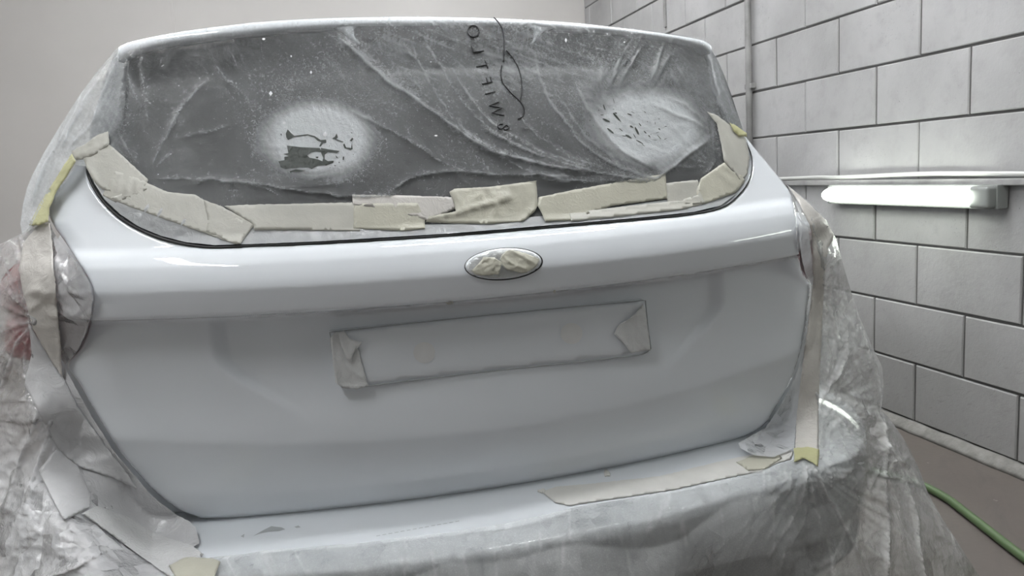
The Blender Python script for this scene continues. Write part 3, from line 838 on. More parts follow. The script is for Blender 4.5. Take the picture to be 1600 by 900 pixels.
def film_shape(px, py):
    """forward displacement of the window film and its fold density"""
    d = np.zeros(len(px)); f = np.zeros(len(px))
    wx = px+14*(vnoise(px/60, py/60)-.5); wy = py+14*(vnoise(px/60+9, py/60+5)-.5)
    fx = px+5*(vnoise(px/22, py/22)-.5); fy = py+5*(vnoise(px/22+9, py/22+5)-.5)
    for pts, w, h in FOLDS:
        L = smooth_line(pts, 10, False); near = (px > L[:, 0].min()-40) & (px < L[:, 0].max()+40) & (py > L[:, 1].min()-40) & (py < L[:, 1].max()+40)
        if not near.any(): continue
        s = seg_dist(fx[near], fy[near], L)
        ends = np.minimum(np.hypot(px[near]-L[0, 0], py[near]-L[0, 1]), np.hypot(px[near]-L[-1, 0], py[near]-L[-1, 1])); fade = sstep(0, 35, ends)
        d[near] += .0007*h*fade*(np.exp(-s/w)+.4*np.exp(-s/(w*4)))
        f[near] += fade*(.045*abs(h)*np.exp(-(s/1.2)**2)+.012*abs(h)*np.exp(-s/(w*1.6)))*(.4+1.2*vnoise(px[near]/9, py[near]/9))
    t = np.clip((wy-36)/245, 0, 1); low = .35+1.1*vnoise(px/120+3, py/80)
    def add(mask, v, u, amp, dens):
        nonlocal d, f
        r = ridge(v, u, 3); r2 = ridge(v*2.3+11, u*1.4+5, 2)
        d = d+amp*mask*low*(r-.45); f = f+mask*low*dens*(sstep(.62, .95, r)*.7+sstep(.6, .96, r2)*.8)
    mid = sstep(470, 640, px-.9*(py-40))*(1-sstep(1000, 1080, px))*(1-.8*sstep(880, 950, px)*(1-sstep(130, 200, py)))
    add(mid, (wx-390*t**1.5)/(15+9*t), wy/170, .0030, .13-.06*t)
    rt = sstep(890, 960, px)*(1-sstep(120, 175, py)); add(rt, (wx+.65*(wy-60))/12, wy/90, .0045, .22)
    tp = sstep(200, 260, px)*(1-sstep(55, 110, py)); add(tp, wx/11, wy/70, .002, .12)
    lt = (1-sstep(150, 230, px)); a = math.radians(118); u = wx*math.cos(a)+wy*math.sin(a); v = -wx*math.sin(a)+wy*math.cos(a)
    add(lt, v/13, u/110, .005, .30)
    r2 = np.arctan2(wy-262, wx-1125); add(sstep(1000, 1060, px)*sstep(150, 200, py), r2*6, px/200, .003, .2)
    r3 = np.arctan2(wy-285, wx-225); rr = np.hypot(px-225, py-285); add((1-sstep(60, 170, rr))*sstep(0, 40, rr), r3*7, rr/160, .003, .14)
    bl = sstep(250, 300, px)*(1-sstep(560, 640, px))*sstep(225, 275, py); add(bl, (wy-.06*wx)/9, wx/150, .002, .14)
    g1 = ridge(wx/13, wy/11, 3); g2 = ridge((wx-wy*.5)/6, (wy+wx*.3)/22, 3); d = d+.0010*(g1-.5)+.0012*(g2-.5); f = f+.10*sstep(.6, .98, g1)*(1-.6*sstep(140, 240, py))*low+.12*sstep(.55, .95, g2)*low
    edge = seg_dist(px, py, fo_arr, True)
    return d*sstep(0, 16, edge)+.0005, np.clip(f, 0, 1.2)
def film_disp(px, py): return film_shape(px, py)[0]
def film_s(px, py):
    P = film_flat(px, py).copy(); P[:, 1] -= film_disp(px, py); return P
FILM_W = film('window_masking_film', .078, .052, (.80, .83, .85), .28, .75, (110, .4), dust=(230, .20), fold=.62, streak=(34, (.22, 1, 1.5), (0, -.85, 0), .09),
              spots=[((-.262, 0, 1.143), .120, .088, 1.15), ((.352, 0, 1.138), .150, .098, 1.1), ((-.262, 0, 1.18), .22, .16, .10), ((.36, 0, 1.17), .30, .18, .14), ((-.74, 0, 1.16), .22, .34, .50), ((.645, 0, 1.20), .09, .24, .75), ((.02, 0, 1.28), .36, .14, .12)])
fa = sheet('masking_film', fo, film_flat, 2.3, FILM_W, None, 0, film_shape)
tag(fa, 'clear masking film with two white overspray spots stretched over the dark rear window', 'masking film')

def poly_on(polys, surf, lift, mat, name, parent, step=3, thick=.0003):
    for p in polys:
        o = straight(p, step); v, f = mesh2d(o, step); P = offset(surf, lift)(v[:, 0], v[:, 1])
        a, b, c = [P[[q[k] for q in f]] for k in range(3)]
        if (np.cross(b-a, c-a)*(a-CAM)).sum() > 0: f = [q[::-1] for q in f]
        link(name, P, f, mat, parent, False)
# places where the overspray has flaked off
cv = lambda L, ox, oy, s: [(ox+a*s, oy+b*s) for a, b in L]
FL = [cv(q, 400, 160, .1556) for q in (
    [(310, 432), (450, 450), (640, 458), (665, 500), (600, 492), (560, 498), (510, 530), (540, 556), (620, 572), (680, 596), (705, 628), (620, 636), (560, 668), (520, 652), (440, 650), (350, 660), (300, 668), (250, 650), (225, 592), (286, 580), (285, 545), (330, 540), (275, 518), (325, 508)],
    [(650, 456), (720, 470), (840, 488), (812, 510), (720, 500), (690, 525), (690, 570), (722, 590), (780, 585), (776, 606), (700, 634), (664, 600), (676, 560), (655, 510)],
    [(300, 312), (318, 270), (350, 305), (385, 335), (520, 320), (590, 338), (650, 378), (704, 374), (706, 404), (676, 408), (650, 444), (634, 442), (655, 400), (620, 385), (585, 352), (520, 332), (380, 348), (322, 378), (304, 350)],
    [(765, 362), (792, 345), (810, 310), (822, 350), (806, 368), (878, 396), (870, 402)], [(874, 424), (890, 414), (904, 452), (955, 458), (962, 410), (970, 470), (945, 478), (890, 460)], [(940, 385), (965, 355), (978, 366), (960, 392)],
    [(340, 690), (400, 672), (500, 686), (430, 694), (356, 698), (348, 716)], [(735, 430), (742, 436), (736, 442)], [(798, 530), (828, 562), (806, 556)], [(872, 545), (886, 545), (880, 582), (870, 575)], [(826, 596), (842, 600), (834, 612)], [(600, 545), (628, 545), (622, 562), (602, 558)],
    [(245, 320), (258, 312), (256, 340)], [(950, 300), (970, 304), (960, 310)], [(1064, 432), (1070, 440), (1064, 446)], [(780, 626), (800, 632), (796, 642)], [(740, 650), (750, 652), (742, 662)], [(976, 520), (984, 524), (978, 530)], [(1020, 344), (1032, 348), (1024, 352)])]
poly_on(FL, film_s, .0008, BARE, 'flaked_patch', fa)
R = []
for (x, y, l, w, a) in [(540, 345, 120, 24, 48), (430, 372, 85, 20, 25), (410, 245, 70, 16, 72), (385, 320, 40, 8, 0), (470, 480, 85, 20, 40), (580, 470, 60, 9, 40), (685, 437, 45, 20, 25), (738, 478, 100, 26, 62), (770, 415, 50, 12, 55), (655, 537, 85, 22, 32),
                        (668, 315, 52, 13, 20), (505, 175, 60, 6, 75), (820, 490, 42, 12, 45), (770, 592, 90, 11, 28), (862, 532, 40, 9, 50), (960, 540, 60, 6, 50), (922, 400, 34, 7, 85), (966, 462, 25, 12, 45), (1025, 560, 32, 6, -20), (920, 572, 50, 5, 5),
                        (715, 530, 62, 8, 60), (945, 495, 35, 5, -15), (1030, 435, 25, 6, 0), (820, 290, 34, 7, 35), (263, 375, 14, 12, 0), (525, 300, 34, 12, 10), (610, 530, 60, 7, 8), (880, 512, 16, 6, 0), (845, 385, 12, 7, 0), (960, 360, 22, 5, 0), (355, 272, 18, 8, 80), (296, 424, 12, 8, 0), (545, 640, 22, 6, 10), (800, 622, 40, 6, 30), (505, 262, 22, 5, 10), (695, 292, 45, 5, 25)]:
    an = math.radians(a); pts = []
    for k in range(7):
        t = 2*math.pi*k/7; rr = random.uniform(.75, 1.15); X = l/2*math.cos(t)*rr; Y = w/2*math.sin(t)*rr
        pts.append((x+X*math.cos(an)-Y*math.sin(an), y+X*math.sin(an)+Y*math.cos(an)))
    R.append(cv(pts, 880, 130, .1556))
poly_on(R, film_s, .0008, BARE, 'flaked_patch', fa)
FLK = princ('white_paint_fleck', (.85, .86, .88), .3)
poly_on([[(x-a, y), (x, y-b), (x+a, y), (x, y+b)] for x, y, a, b in ((412, 61, 3, 2), (423, 146, 3, 4), (486, 113, 2, 3), (444, 192, 3, 2.5), (489, 195, 3.5, 1.6), (508, 210, 4, 4.5), (566, 210, 3, 1.3), (681, 212, 3, 1.3), (884, 63, 2, 4), (975, 66, 1.5, 1.5), (673, 97, 1.3, 1.3), (972, 166, 2, 2), (455, 88, 1.5, 2))],
        film_s, .0010, FLK, 'paint_fleck', fa)
# writing on the film, in black marker
q = lambda L: [(720+a*.2222, 20+b*.2222) for a, b in L]
O_ = [(88+40*math.cos(t), 130+41*math.sin(t)) for t in np.linspace(0, 2*math.pi, 22)]
STR = [('letter', [O_]), ('letter', [[(75, 230), (88, 278), (158, 268)]]), ('letter', [[(172, 335), (190, 392)], [(182, 365), (110, 380)]]),
       ('letter', [[(150, 502), (218, 487), (207, 450)], [(187, 494), (180, 456)]]), ('letter', [[(170, 572), (240, 555)]]),
       ('letter', [[(268, 625), (200, 654), (286, 668), (220, 703), (302, 722)]]), ('letter', [[(292, 783), (268, 784), (256, 802), (270, 818), (290, 812), (305, 796), (322, 790), (334, 806), (320, 822), (300, 822)]]),
       ('swirl', [[(232, 32), (270, 75), (295, 130), (303, 200), (303, 300), (303, 342)], [(318, 265), (365, 315), (405, 390), (425, 470), (429, 550), (418, 625)], [(288, 370), (282, 430), (295, 490), (350, 560), (418, 625), (445, 680), (435, 725), (400, 748)]])]
for nm, lines in STR:
    parts = []
    for L in lines:
        curve = nm == 'swirl' or len(L) > 6
        l2 = smooth_line(q(L), 2, False) if curve else straight(q(L), 2, False)
        P = offset(film_s, .0013)(l2[:, 0], l2[:, 1]); parts.append(tube(None, P, .0014 if nm == 'letter' else .0013, None, None, 6))
    vs, fs = join(parts); link(nm, vs, fs, INK, fa)

# ---- tape round the window
base_s = lambda px, py: film_flat(px, py)
_lift = [0]
def tape(poly, label, mat=TAPE, surf=None, amp=.0016, lift=None, step=4, group=None, name='masking_tape', folds=(), cat='masking tape', freq=1.0, jag=1.2, th=.00015):
    o = straight(poly, 3); o = o+np.stack([vnoise(o[:, 0]*.31, o[:, 1]*.27)-.5, vnoise(o[:, 0]*.3+40, o[:, 1]*.3+7)-.5], 1)*jag
    _lift[0] += 1; l = (.0030+.00012*_lift[0]) if lift is None else lift
    seed = random.uniform(0, 50)
    if 'film' in mat.name: th = 0
    def dp(px, py):
        d = .6*amp*(ridge(px/34*freq+seed, py/26*freq+seed)-.3)
        for pts, w, h in folds:
            s = seg_dist(px, py, pts); d = d+h*.0007*np.exp(-s/w)
        return d
    t = sheet(name, o, offset(surf or base_s, l), step, mat, None, th, dp)
    tag(t, label, cat, group); return t
edge_in = [(1160, 245), (1150, 280), (1120, 303), (1040, 312), (900, 333), (700, 350), (540, 354), (400, 356), (300, 333), (230, 303), (175, 278), (150, 250)]
edge_out = [(141, 264), (147, 286), (163, 311), (188, 335), (217, 354), (251, 368.5), (291, 378.5), (335, 383), (400, 381), (500, 377), (700, 365), (900, 348.5), (1010, 339), (1084, 331), (1126, 321), (1152, 302), (1168, 279), (1172, 252)]
tape(edge_out+edge_in, 'wide clear film strip whitened by paint just inside the window seam, under the beige tapes', WFILM_EDGE, lift=.0022, amp=.003, name='film_strip', cat='masking film', freq=.8, jag=.3,
     folds=[([(a, b), (a+dx, b-22)], 2, 2.5) for a, b, dx in ((195, 325, 12), (220, 340, 14), (240, 350, 12), (272, 365, 18), (300, 375, 30), (450, 376, 26), (590, 370, 4), (1170, 275, -14), (1110, 322, -6))])
GW = 'tape strips round the rear window'
tape([(112, 236), (135, 224), (152, 211), (169, 205), (171, 225), (155, 238), (137, 248), (120, 250), (113, 243)], 'creased beige tape end at the top of the left pillar, wrapped towards the side', TAPE, amp=.004, group=GW, folds=[([(118, 245), (165, 226)], 3, 4)], freq=1.6)
tape([(130, 247), (170, 225), (190, 242), (232, 281), (219, 302), (180, 300), (160, 296), (148, 285), (136, 264)], 'pale beige tape piece running down from the left pillar top along the window corner', TAPE, group=GW, folds=[([(136, 262), (146, 272), (150, 285)], 2, 3)])
tape([(180, 267), (220, 280), (237, 290), (216, 305), (180, 316), (160, 305), (170, 287)], 'small creased beige tape patch at the lower left window corner', TAPE, amp=.003, group=GW, freq=1.7, folds=[([(190, 275), (182, 296)], 2, 2.5), ([(204, 278), (197, 300)], 2, 2.5), ([(214, 281), (214, 300)], 2, 2)])
tape([(219, 281), (262, 300), (305, 304), (330, 320), (393, 352), (376, 381), (368, 381.5), (200, 322), (172, 309), (200, 300)], 'long beige tape strip slanting down to the right at the lower left of the window', TAPE, group=GW)
tape([(318, 312), (345, 322), (398, 350), (376, 381), (366, 380), (322, 362), (325, 345)], 'square-ended beige tape layer on the low end of the slanting strip', TAPE, amp=.001, group=GW)
tape([(350, 322), (380, 320), (550, 316.5), (562, 330), (562, 361), (420, 359), (398, 360), (395, 350)], 'flat beige tape strip along the window bottom, left of centre', TAPE, group=GW, amp=.0012)
tape([(550, 304), (620, 305), (706, 308), (712, 326), (668, 345), (655, 340), (600, 326), (552, 320)], 'greyish tape strip at the window bottom under the crumpled centre tape', TAPE_B, group=GW)
tape([(553, 318), (652, 317), (664, 342), (664, 357), (630, 361), (552, 357)], 'yellowish square tape piece left of the crumpled centre tape', TAPE_Y, group=GW, amp=.0012, folds=[([(635, 323), (652, 322)], 2, 2)])
tape([(702, 300), (710, 295), (765, 292), (838, 282), (841, 320), (834, 332), (815, 346), (765, 350), (700, 349), (665, 347), (670, 338), (712, 330), (709, 316)], 'crumpled beige tape with a long fold at the middle of the window bottom', TAPE_Y, amp=.0035, group=GW, freq=1.5,
     folds=[([(668, 341), (712, 332), (768, 316), (795, 309)], 3.5, 9), ([(776, 318), (768, 345)], 2, 4), ([(708, 300), (722, 320), (750, 305)], 3, 4), ([(760, 292), (770, 306), (790, 304)], 3, 5), ([(815, 345), (835, 326)], 2, 4)])
tape([(842, 308), (880, 300), (960, 285), (1040, 271), (1041, 284), (1043, 310), (955, 322), (892, 344), (852, 346), (840, 322)], 'long beige tape strip rising to the right of the crumpled centre tape', TAPE_Y, group=GW, folds=[([(838, 320), (852, 344)], 2, 3.5), ([(842, 318), (850, 322)], 2, 3)])
tape([(890, 333), (955, 325), (1060, 313), (1098, 303), (1104, 318), (1060, 328), (960, 339), (892, 346)], 'thin pale tape strip below the long right-hand strip, touching the seam', TAPE, group=GW, amp=.002)
tape([(1041, 286), (1090, 281), (1094, 300), (1102, 317), (1044, 324)], 'pale tape piece left of the round-ended corner tape', TAPE, group=GW)
tape([(1104, 174), (1122, 181), (1147, 201), (1165, 216), (1171, 245), (1168, 272), (1158, 284), (1146, 268), (1131, 252), (1126, 223), (1120, 194)], 'tall beige tape running down the right side of the window', TAPE, group=GW, amp=.003, folds=[([(1120, 190), (1135, 215), (1150, 250), (1152, 280)], 3, 3)])
tape([(1095, 279), (1131, 254), (1144, 268), (1160, 274), (1164, 283), (1149, 301), (1113, 314), (1098, 319), (1090, 312), (1088, 298)], 'round-ended yellowish tape on the lower right window corner', TAPE_Y, group=GW, amp=.003, freq=1.4, folds=[([(1131, 256), (1155, 276)], 2, 3), ([(1120, 268), (1150, 290)], 2, 3)])
YEL = tape_mat('yellow_green_tape', (.60, .59, .33), .85)
tape([(112, 240), (119, 252), (104, 276), (88, 300), (78, 325), (75, 346), (62, 352), (46, 352), (60, 322), (80, 290), (98, 262)], 'narrow yellow-green tape folded over the left pillar edge', YEL, surf=lambda a, b: on_surf(a, b, lambda x, z: np.minimum(film_y(x, z), body_y(x, z)), y1=3), lift=.012, amp=.005, freq=1.4)
tape([(1140, 192), (1150, 196), (1166, 208), (1167, 214), (1154, 213), (1146, 205)], 'bright yellow tape corner at the right pillar edge', YEL, amp=.002, lift=.009)

# ---- left side
DLc = [(35, 366, 1.47), (78, 348, None), (0, 400, 1.47), (-60, 430, 1.52), (-120, 470, 1.58), (142, 450, None), (103, 570, None), (60, 470, 1.385), (30, 420, 1.42), (0, 520, 1.44), (-60, 600, 1.52), (0, 620, 1.42), (60, 640, 1.36), (130, 700, None), (200, 770, None),
       (100, 800, 1.27), (0, 790, 1.34), (-80, 800, 1.42), (-150, 800, 1.5), (240, 840, None), (300, 862, None), (180, 900, 1.19), (0, 900, 1.28), (290, 950, 1.135), (100, 1000, 1.18), (-100, 1000, 1.30), (290, 1280, 1.10), (0, 1280, 1.15), (-150, 1280, 1.25), (340, 840, None), (180, 690, None)]
left_s = rbf(DLc, body_y, .009)
def crinkle(amp, f=1.0, fans=(), folds=(), edge=None):
    def g(px, py):
        wx = px+18*(vnoise(px/45, py/45)-.5); wy = py+18*(vnoise(px/45+31, py/45+13)-.5)
        r0_ = ridge(wx/19*f, wy/16*f, 3)
        d = amp*.5*(r0_-.4); fo_ = .13*sstep(.72, .98, r0_)
        for (cx, cy, k, a, r0, r1) in fans:
            dx = wx-cx; dy = wy-cy; r = np.hypot(dx, dy); th = np.arctan2(dy, dx)
            rg = ridge(th*k+3, r/260, 3); m = sstep(0, r0, r)*(1-sstep(r1*.6, r1, r))
            d = d+a*(rg-.4)*m; fo_ = fo_+.7*m*sstep(.66, .97, rg)
        for pts, w, h in folds:
            L = smooth_line(pts, 10, False); s = seg_dist(px+.3*(wx-px), py+.3*(wy-py), L); d = d+h*.001*(np.exp(-s/w)+.3*np.exp(-s/(w*4)))
            fo_ = fo_+.10*h*np.exp(-(s/1.6)**2)+.02*h*np.exp(-s/(w*3))
        if edge is not None: d = d*sstep(0, 14, seg_dist(px, py, edge, True))
        return d, np.clip(fo_, 0, 1.3)
    return g
left_out = [(35, 364), (55, 349), (78, 345), (84, 404), (90, 480), (97, 587), (122, 640), (170, 735), (200, 790), (240, 838), (300, 862), (296, 880), (283, 905), (278, 1000), (300, 1280), (-150, 1280), (-170, 800), (-130, 470), (-60, 395), (0, 382)]
FILM_L = film('misted_drape_film', .32, .06, (.86, .86, .875), .10, 2.2, (70, .25), facets=(22, .9, (1, 1, .6)), fold=.5, zadd=(.78, .62, 0, .5))
lo = straight(left_out, 5)
fl = sheet('masking_film', lo, left_s, 3.2, FILM_L, None, 0, crinkle(.010, 1.0, [(58, 500, 6, .010, 8, 200), (110, 640, 5, .008, 10, 260), (270, 870, 6, .010, 15, 330)],
     [([(0, 440), (30, 470), (56, 500)], 3, 6), ([(0, 520), (30, 508), (56, 502)], 3, 6), ([(0, 600), (28, 540), (56, 505)], 3, 6), ([(60, 640), (30, 720), (10, 800)], 3, 7), ([(90, 640), (60, 720), (40, 800)], 4, 6), ([(200, 840), (120, 880), (60, 900)], 4, 8), ([(110, 880), (190, 850)], 3, 7)], np.array(left_out)))
tag(fl, 'crinkled paint-misted masking film hanging over the left rear corner and red tail light', 'masking film')
GL = 'tape on the left side'
FILM_G = film('misted_shiny_film', .85, .05, (.66, .66, .675), .08, 2.4, (30, .2), facets=(24, 1.0, (1, 1, .5)))
tape([(76, 344), (90, 372), (110, 399), (126, 417), (140, 441), (145.5, 465), (143, 490), (135, 520), (122, 547), (102, 570), (95, 560), (92, 530), (84, 470), (80, 404)], 'shiny grey misted film bulging over the inner part of the left tail light', FILM_G, surf=left_s, lift=.003, amp=.008, name='film_strip', cat='masking film',
     folds=[([(88, 404), (108, 455), (125, 462), (142, 458)], 2.5, 5), ([(98, 480), (116, 494), (140, 470)], 2.5, 6), ([(80, 350), (95, 385), (104, 430)], 2, 4), ([(96, 560), (110, 520), (140, 490)], 2, 4)])
tape([(60, 352), (78, 348), (84, 404), (88, 450), (90, 480), (95, 530), (98, 588), (84, 570), (66, 540), (50, 510), (44, 484), (34, 449), (30, 420), (36, 380)], 'creased beige upright tape across the left tail light', TAPE_B, surf=left_s, lift=.010, amp=.006, group=GL,
     folds=[([(36, 462), (60, 452), (74, 462), (50, 482)], 2.5, 5), ([(40, 400), (70, 372)], 2, 3), ([(84, 400), (88, 470), (96, 580)], 2, 5)])
tape([(44, 500), (66, 540), (84, 570), (98, 587), (122, 636), (167, 700), (195, 734), (214, 762), (190, 752), (150, 738), (122, 728), (90, 700), (58, 640), (38, 600), (50, 550)], 'long grey misted tape slanting down from the left tail light', TAPE_G, surf=left_s, lift=.006, amp=.007, group=GL, freq=.8,
     folds=[([(60, 600), (110, 640)], 3, 4), ([(80, 650), (120, 700)], 3, 5), ([(100, 720), (122, 705), (140, 720)], 3, 5)])
tape([(60, 735), (88, 702), (122, 728), (141, 772), (139, 794), (100, 813), (79, 776)], 'square grey tape patch below the slanting tape, at the left', TAPE_G, surf=left_s, lift=.0075, amp=.004, group=GL, freq=.7)
SIDEM = tape_mat('misted_body_film', (.60, .60, .61), .97, .25, (22, .5))
tape([(101, 574), (138, 640), (176, 702), (204, 736), (238, 775), (274, 803), (296, 815), (306, 824), (312, 848), (296, 858), (241, 840), (150, 792), (141, 772), (130, 735), (167, 722), (193, 738), (170, 703), (124, 636), (99, 590)], 'smooth grey misted film beside the lower left edge of the tailgate', SIDEM, surf=left_s, lift=.002, amp=.003, name='film_strip', cat='masking film', freq=.7,
     folds=[([(118, 600), (160, 680), (190, 730)], 2, 3), ([(164, 700), (170, 712), (185, 735)], 2, 6), ([(172, 745), (182, 735), (190, 760)], 2, 6), ([(205, 755), (220, 790), (224, 810)], 2, 5), ([(215, 818), (240, 825), (246, 812)], 2, 4)])
TAPE_S = tape_mat('shiny_misted_tape', (.72, .72, .72), .95, .16, (70, .5))
tape([(128, 802), (152, 790), (200, 808), (241, 833), (300, 852), (318, 866), (290, 905), (270, 905), (192, 848)], 'glossy crackled tape strip crossing below the lower left tailgate corner', TAPE_S, surf=left_s, lift=.006, amp=.004, group=GL)
tape([(264, 884), (290, 870), (330, 872), (345, 877), (334, 905), (276, 905)], 'cream tape end at the bottom left of the bumper', TAPE_Y, surf=left_s, lift=.008, amp=.003, group=GL)

# ---- right side and bumper
DRc = [(1230, 291, None), (1262, 315, 1.37), (1306, 372, 1.43), (1322, 430, 1.44), (1290, 400, 1.36), (1250, 395, None), (1268, 450, None), (1240, 590, None), (1212, 668, None), (1345, 500, 1.45), (1378, 590, 1.46), (1376, 640, 1.45), (1412, 680, 1.44), (1450, 770, 1.39), (1530, 900, 1.34), (1620, 1050, 1.32),
       (1300, 560, 1.40), (1320, 680, 1.34), (1245, 725, None), (1180, 740, None), (1100, 757, None), (900, 792, None), (700, 832, None), (460, 856, None), (300, 880, None), (1133, 790, None), (1067, 838, None), (900, 850, None), (700, 880, None), (1250, 800, None), (1330, 790, 1.275), (1400, 850, 1.28),
       (300, 950, 1.135), (700, 980, 1.13), (1100, 950, 1.16), (1300, 920, 1.21), (300, 1280, 1.10), (800, 1280, 1.09), (1300, 1280, 1.15), (1680, 1150, 1.30)]
right_s = rbf(DRc, body_y, .007)
right_out = [(300, 878), (330, 871), (380, 866), (420, 859), (470, 856), (520, 852), (570, 848), (640, 838), (700, 832), (790, 818), (870, 800), (900, 792), (1000, 776), (1100, 757), (1180, 738), (1215, 726), (1240, 718), (1244, 640), (1250, 600), (1262, 520), (1268, 470), (1268, 440), (1262, 400), (1254, 350), (1240, 308), (1229, 288),
             (1262, 314), (1292, 345), (1306, 372), (1314, 400), (1322, 430), (1333, 465), (1345, 500), (1362, 540), (1378, 572), (1381, 600), (1377, 640), (1394, 660), (1412, 685), (1435, 730), (1450, 770), (1472, 810), (1495, 845), (1530, 900), (1600, 1010), (1680, 1150), (1500, 1230), (1000, 1280), (300, 1280), (278, 1000), (283, 905)]
ro = straight(right_out, 5); STEP_D = 3.2
FILM_R = film('clear_drape_film', .40, .04, (.96, .97, .965), .08, .9, (120, .35), shiny=(.68, .76, 3.6), facets=(17, .8, (1, 1, .45)), fold=.5, dust=(380, .12))
def top_folds(px, py):
    # short gathers hanging from the taped top edge of the bumper sheet
    top = np.interp(px, [283, 330, 470, 570, 700, 900, 1100, 1240], [900, 871, 856, 848, 832, 792, 757, 718]); v = py-top
    g = (px < 1250)*np.exp(-np.clip(v, 0, 999)/90)*sstep(0, 8, v)
    lean = px-v*.45*sstep(1000, 300, px)
    r_ = ridge(lean/26, v/140); return .006*g*(r_-.35), .6*g*sstep(.65, .95, r_)
_cr = crinkle(.006, 1.0, [(1278, 622, 13, .009, 6, 190), (1262, 722, 9, .009, 8, 330), (1380, 690, 6, .008, 10, 260), (1262, 440, 7, .007, 8, 190)],
     [([(1278, 622), (1320, 625), (1345, 632)], 2.5, 7), ([(1278, 628), (1330, 680)], 2.5, 6), ([(1320, 500), (1318, 560), (1285, 612)], 3, 8), ([(1345, 500), (1372, 600), (1380, 690), (1381, 800), (1383, 900)], 3, 10), ([(1262, 722), (1240, 800), (1200, 870)], 2.5, 5), ([(1268, 725), (1300, 790), (1360, 900)], 2.5, 7),
      ([(1380, 690), (1420, 770), (1440, 900)], 3, 8), ([(1382, 690), (1440, 760), (1500, 870)], 3, 7), ([(830, 820), (870, 860), (910, 905)], 1.5, 3), ([(1188, 770), (1160, 840), (1130, 900)], 1.5, 3), ([(1300, 400), (1296, 470), (1312, 540)], 3, 7), ([(1266, 340), (1285, 420), (1290, 500)], 3, 5)], np.array(right_out))
def drape_shape(a, b):
    d, f = _cr(a, b); d2, f2 = top_folds(a, b); k = sstep(1150, 1290, a)
    return d*(.15+.85*k)+d2, f*(.15+.85*k)+f2
fr = sheet('masking_film', ro, right_s, STEP_D, FILM_R, None, 0, drape_shape)
tag(fr, 'clear masking film draped from the right tail light over the bumper to the floor', 'masking film')
GR = 'tape on the right side'
FILM_B = film('blue_grey_misted_film', .80, .06, (.86, .87, .90), .12, 1.6, (28, .15), facets=(20, .6, (1, 1, .4)))
tape([(1247, 338), (1262, 356), (1268, 400), (1271, 440), (1268, 480), (1260, 540), (1252, 600), (1246, 640), (1240, 700), (1210, 714), (1180, 712), (1156, 700), (1154, 692), (1196, 668), (1218, 636), (1242, 592), (1262, 520), (1266, 480), (1269, 447), (1257, 425), (1251, 395), (1248, 360)],
     'pale misted film beside the right edge of the tailgate', FILM_B, surf=right_s, lift=.0045, amp=.004, name='film_strip', cat='masking film', folds=[([(1232, 600), (1236, 640), (1225, 670)], 2, 4), ([(1195, 670), (1205, 690), (1190, 705)], 1.5, 4)])
tape([(1232, 291), (1262, 316), (1287, 340), (1303, 366), (1300, 378), (1294, 388), (1289, 430), (1285, 500), (1282, 560), (1279, 640), (1279, 716), (1262, 706), (1242, 712), (1244, 660), (1250, 600), (1258, 540), (1265, 480), (1270, 440), (1270, 400), (1268, 360), (1250, 320)], 'long upright beige tape down the right side beside the tail light', TAPE_B, surf=right_s, lift=.0085, amp=.003, group=GR,
     folds=[([(1265, 350), (1278, 345), (1290, 365)], 2, 4), ([(1272, 400), (1266, 480)], 2, 3), ([(1268, 560), (1258, 600), (1252, 640)], 2, 5), ([(1256, 640), (1250, 690)], 2, 4)])
tape([(1240, 700), (1262, 698), (1280, 702), (1278, 729), (1268, 722), (1256, 716), (1241, 722)], 'frayed yellowish tape end at the foot of the right upright tape', YEL, surf=right_s, lift=.010, amp=.003, group=GR, freq=2)
TAPE_W = tape_mat('cream_misted_tape', (.72, .71, .68), .92, .4, (30, .1))
tape([(846, 768), (870, 760), (930, 755), (1030, 744), (1120, 722), (1200, 704), (1225, 700), (1240, 706), (1236, 718), (1215, 724), (1190, 737), (1150, 744), (1050, 766), (950, 781), (890, 790), (868, 785)], 'long cream tape along the top of the bumper, its left end curling up', TAPE_W, surf=lambda a, b: on_surf(a, b, body_y), lift=.0018, amp=.0008, group=GR,
     folds=[([(846, 768), (868, 784), (890, 789)], 2.5, 4), ([(1160, 728), (1190, 736)], 2, 3)])
tape([(1150, 722), (1185, 708), (1215, 705), (1222, 716), (1196, 733), (1170, 736)], 'short beige tape doubled over the right end of the bumper tape', TAPE_Y, surf=lambda a, b: on_surf(a, b, body_y), lift=.003, amp=.001, group=GR)

# ---- tape over the emblem and the plate ends
tape([tuple(p) for p in em1[::3]], 'clear wrinkled tape covering the oval badge above the number plate', film('badge_film', .55, .12, (.70, .70, .67), .12, 1.4, (60, .6)), surf=tail_s, lift=.0045, amp=.003, step=2.5, freq=2.2, jag=0)
tape([(784, 398), (791, 392), (800, 390), (822, 396), (843, 404), (839, 416), (827, 424), (815, 427), (792, 421), (785, 414), (781, 406)], 'smooth crumpled beige tape scrap on the right half of the badge', TAPE_Y, surf=tail_s, lift=.0065, amp=.004, step=2, freq=2.6, folds=[([(786, 400), (800, 412), (820, 420)], 2, 4), ([(800, 392), (836, 412)], 2, 4)])
tape([(737, 422), (748, 412), (755, 402), (772, 402), (784, 410), (782, 420), (779, 429), (758, 430), (743, 429)], 'tightly crumpled beige tape scrap on the left half of the badge', TAPE_Y, surf=tail_s, lift=.0065, amp=.006, step=2, freq=4)
PFILM = tape_mat('plate_clear_tape', (.74, .75, .75), .92, .14, (60, .35))
tape([(516, 527), (523, 520), (538, 517), (545, 528), (556, 532), (573, 596), (576, 602), (558, 608), (535, 605), (524, 597)], 'wrinkled clear tape over the left end of the number plate', PFILM, surf=plate_surf, lift=.003, amp=.003, step=3,
     folds=[([(532, 562), (550, 580), (573, 594)], 3, 5), ([(519, 530), (521, 570), (528, 600)], 2, 4), ([(524, 602), (555, 606), (580, 601)], 2, 5)])
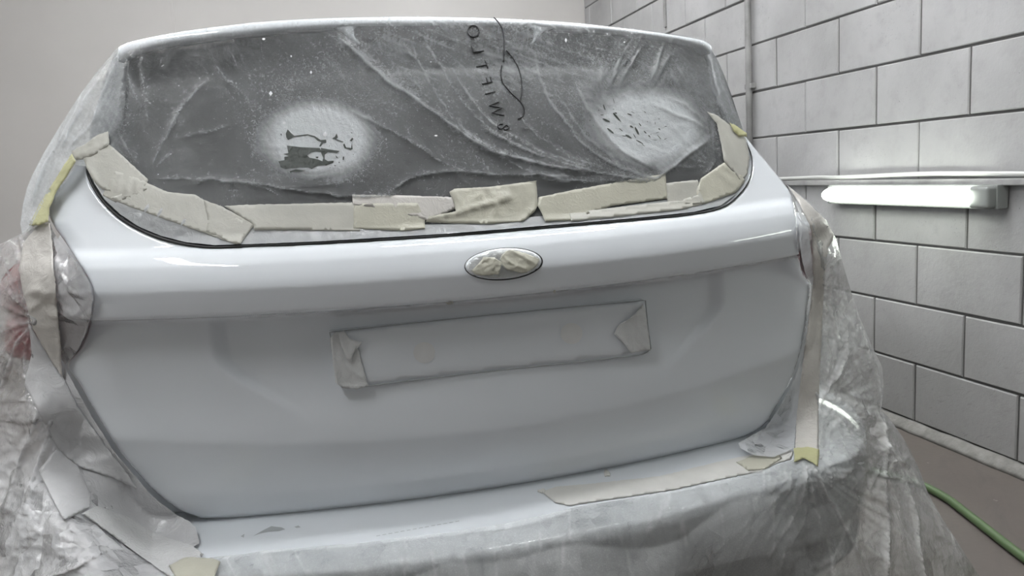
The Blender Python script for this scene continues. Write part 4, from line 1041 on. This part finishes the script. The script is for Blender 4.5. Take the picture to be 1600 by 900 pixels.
tape([(528, 520), (538, 518), (546, 530), (566, 535), (552, 552), (550, 563), (543, 562), (533, 540)], 'small folded tape triangle at the top left of the number plate', PFILM, surf=plate_surf, lift=.008, amp=.003, step=3, folds=[([(531, 528), (548, 560)], 2, 3), ([(548, 532), (552, 550)], 2, 3)])
tape([(1004, 474), (1009, 486), (1013, 520), (1016, 547), (1000, 549), (986, 552), (975, 538), (959, 521), (966, 508), (976, 502), (992, 490)], 'glossy crumpled clear tape over the right end of the number plate', PFILM, surf=plate_surf, lift=.003, amp=.006, step=3, freq=1.6,
     folds=[([(976, 503), (1004, 474)], 2, 4), ([(960, 520), (985, 547)], 2, 4), ([(994, 494), (996, 512)], 2, 5), ([(984, 520), (986, 550)], 2, 5), ([(1002, 536), (1015, 548)], 2, 4)])

# ---- scraps and smudges
def scrap(x, y, w, h, surf, label, mat=TAPE_W):
    pts = []
    for k in range(9):
        t = 2*math.pi*k/9; r_ = random.uniform(.55, 1.1); pts.append((x+w*math.cos(t)*r_, y+h*math.sin(t)*r_))
    tape(pts, label, mat, surf=surf, lift=.002, amp=.008, step=1.6, freq=5, name='tape_scrap', cat='scrap', jag=0, group='torn tape scraps on the car')
scrap(948, 739, 6, 7.5, body_s, 'small white curled tape scrap standing on the bumper under the tailgate')
scrap(846, 767, 6, 5, body_s, 'small white tape curl at the left end of the cream bumper tape')
scrap(702, 473, 9, 3.5, tail_s, 'torn beige tape shred hanging at the lip left of the badge', TAPE_Y)
scrap(866, 456, 3, 3, tail_s, 'tiny beige tape crumb on the lip right of the badge', TAPE_Y)
sm = [(395, 838), (410, 829), (424, 822), (440, 824), (446, 827), (436, 830), (420, 831), (405, 834)]
poly_on([sm, [(460, 823), (466, 821), (470, 824), (463, 825)], [(376, 838), (382, 834), (381, 840)]], body_s, .0006, GREYP, 'paint_smear', bp)
DASH = [[(a, b), (a+6, b-1.0), (a+6, b-.2), (a, b+.8)] for a, b in zip(np.arange(588, 720, 9.5), np.interp(np.arange(588, 720, 9.5), [588, 720], [837, 813]))]
poly_on(DASH, body_s, .0006, GREYP, 'dashed_mark', bp)
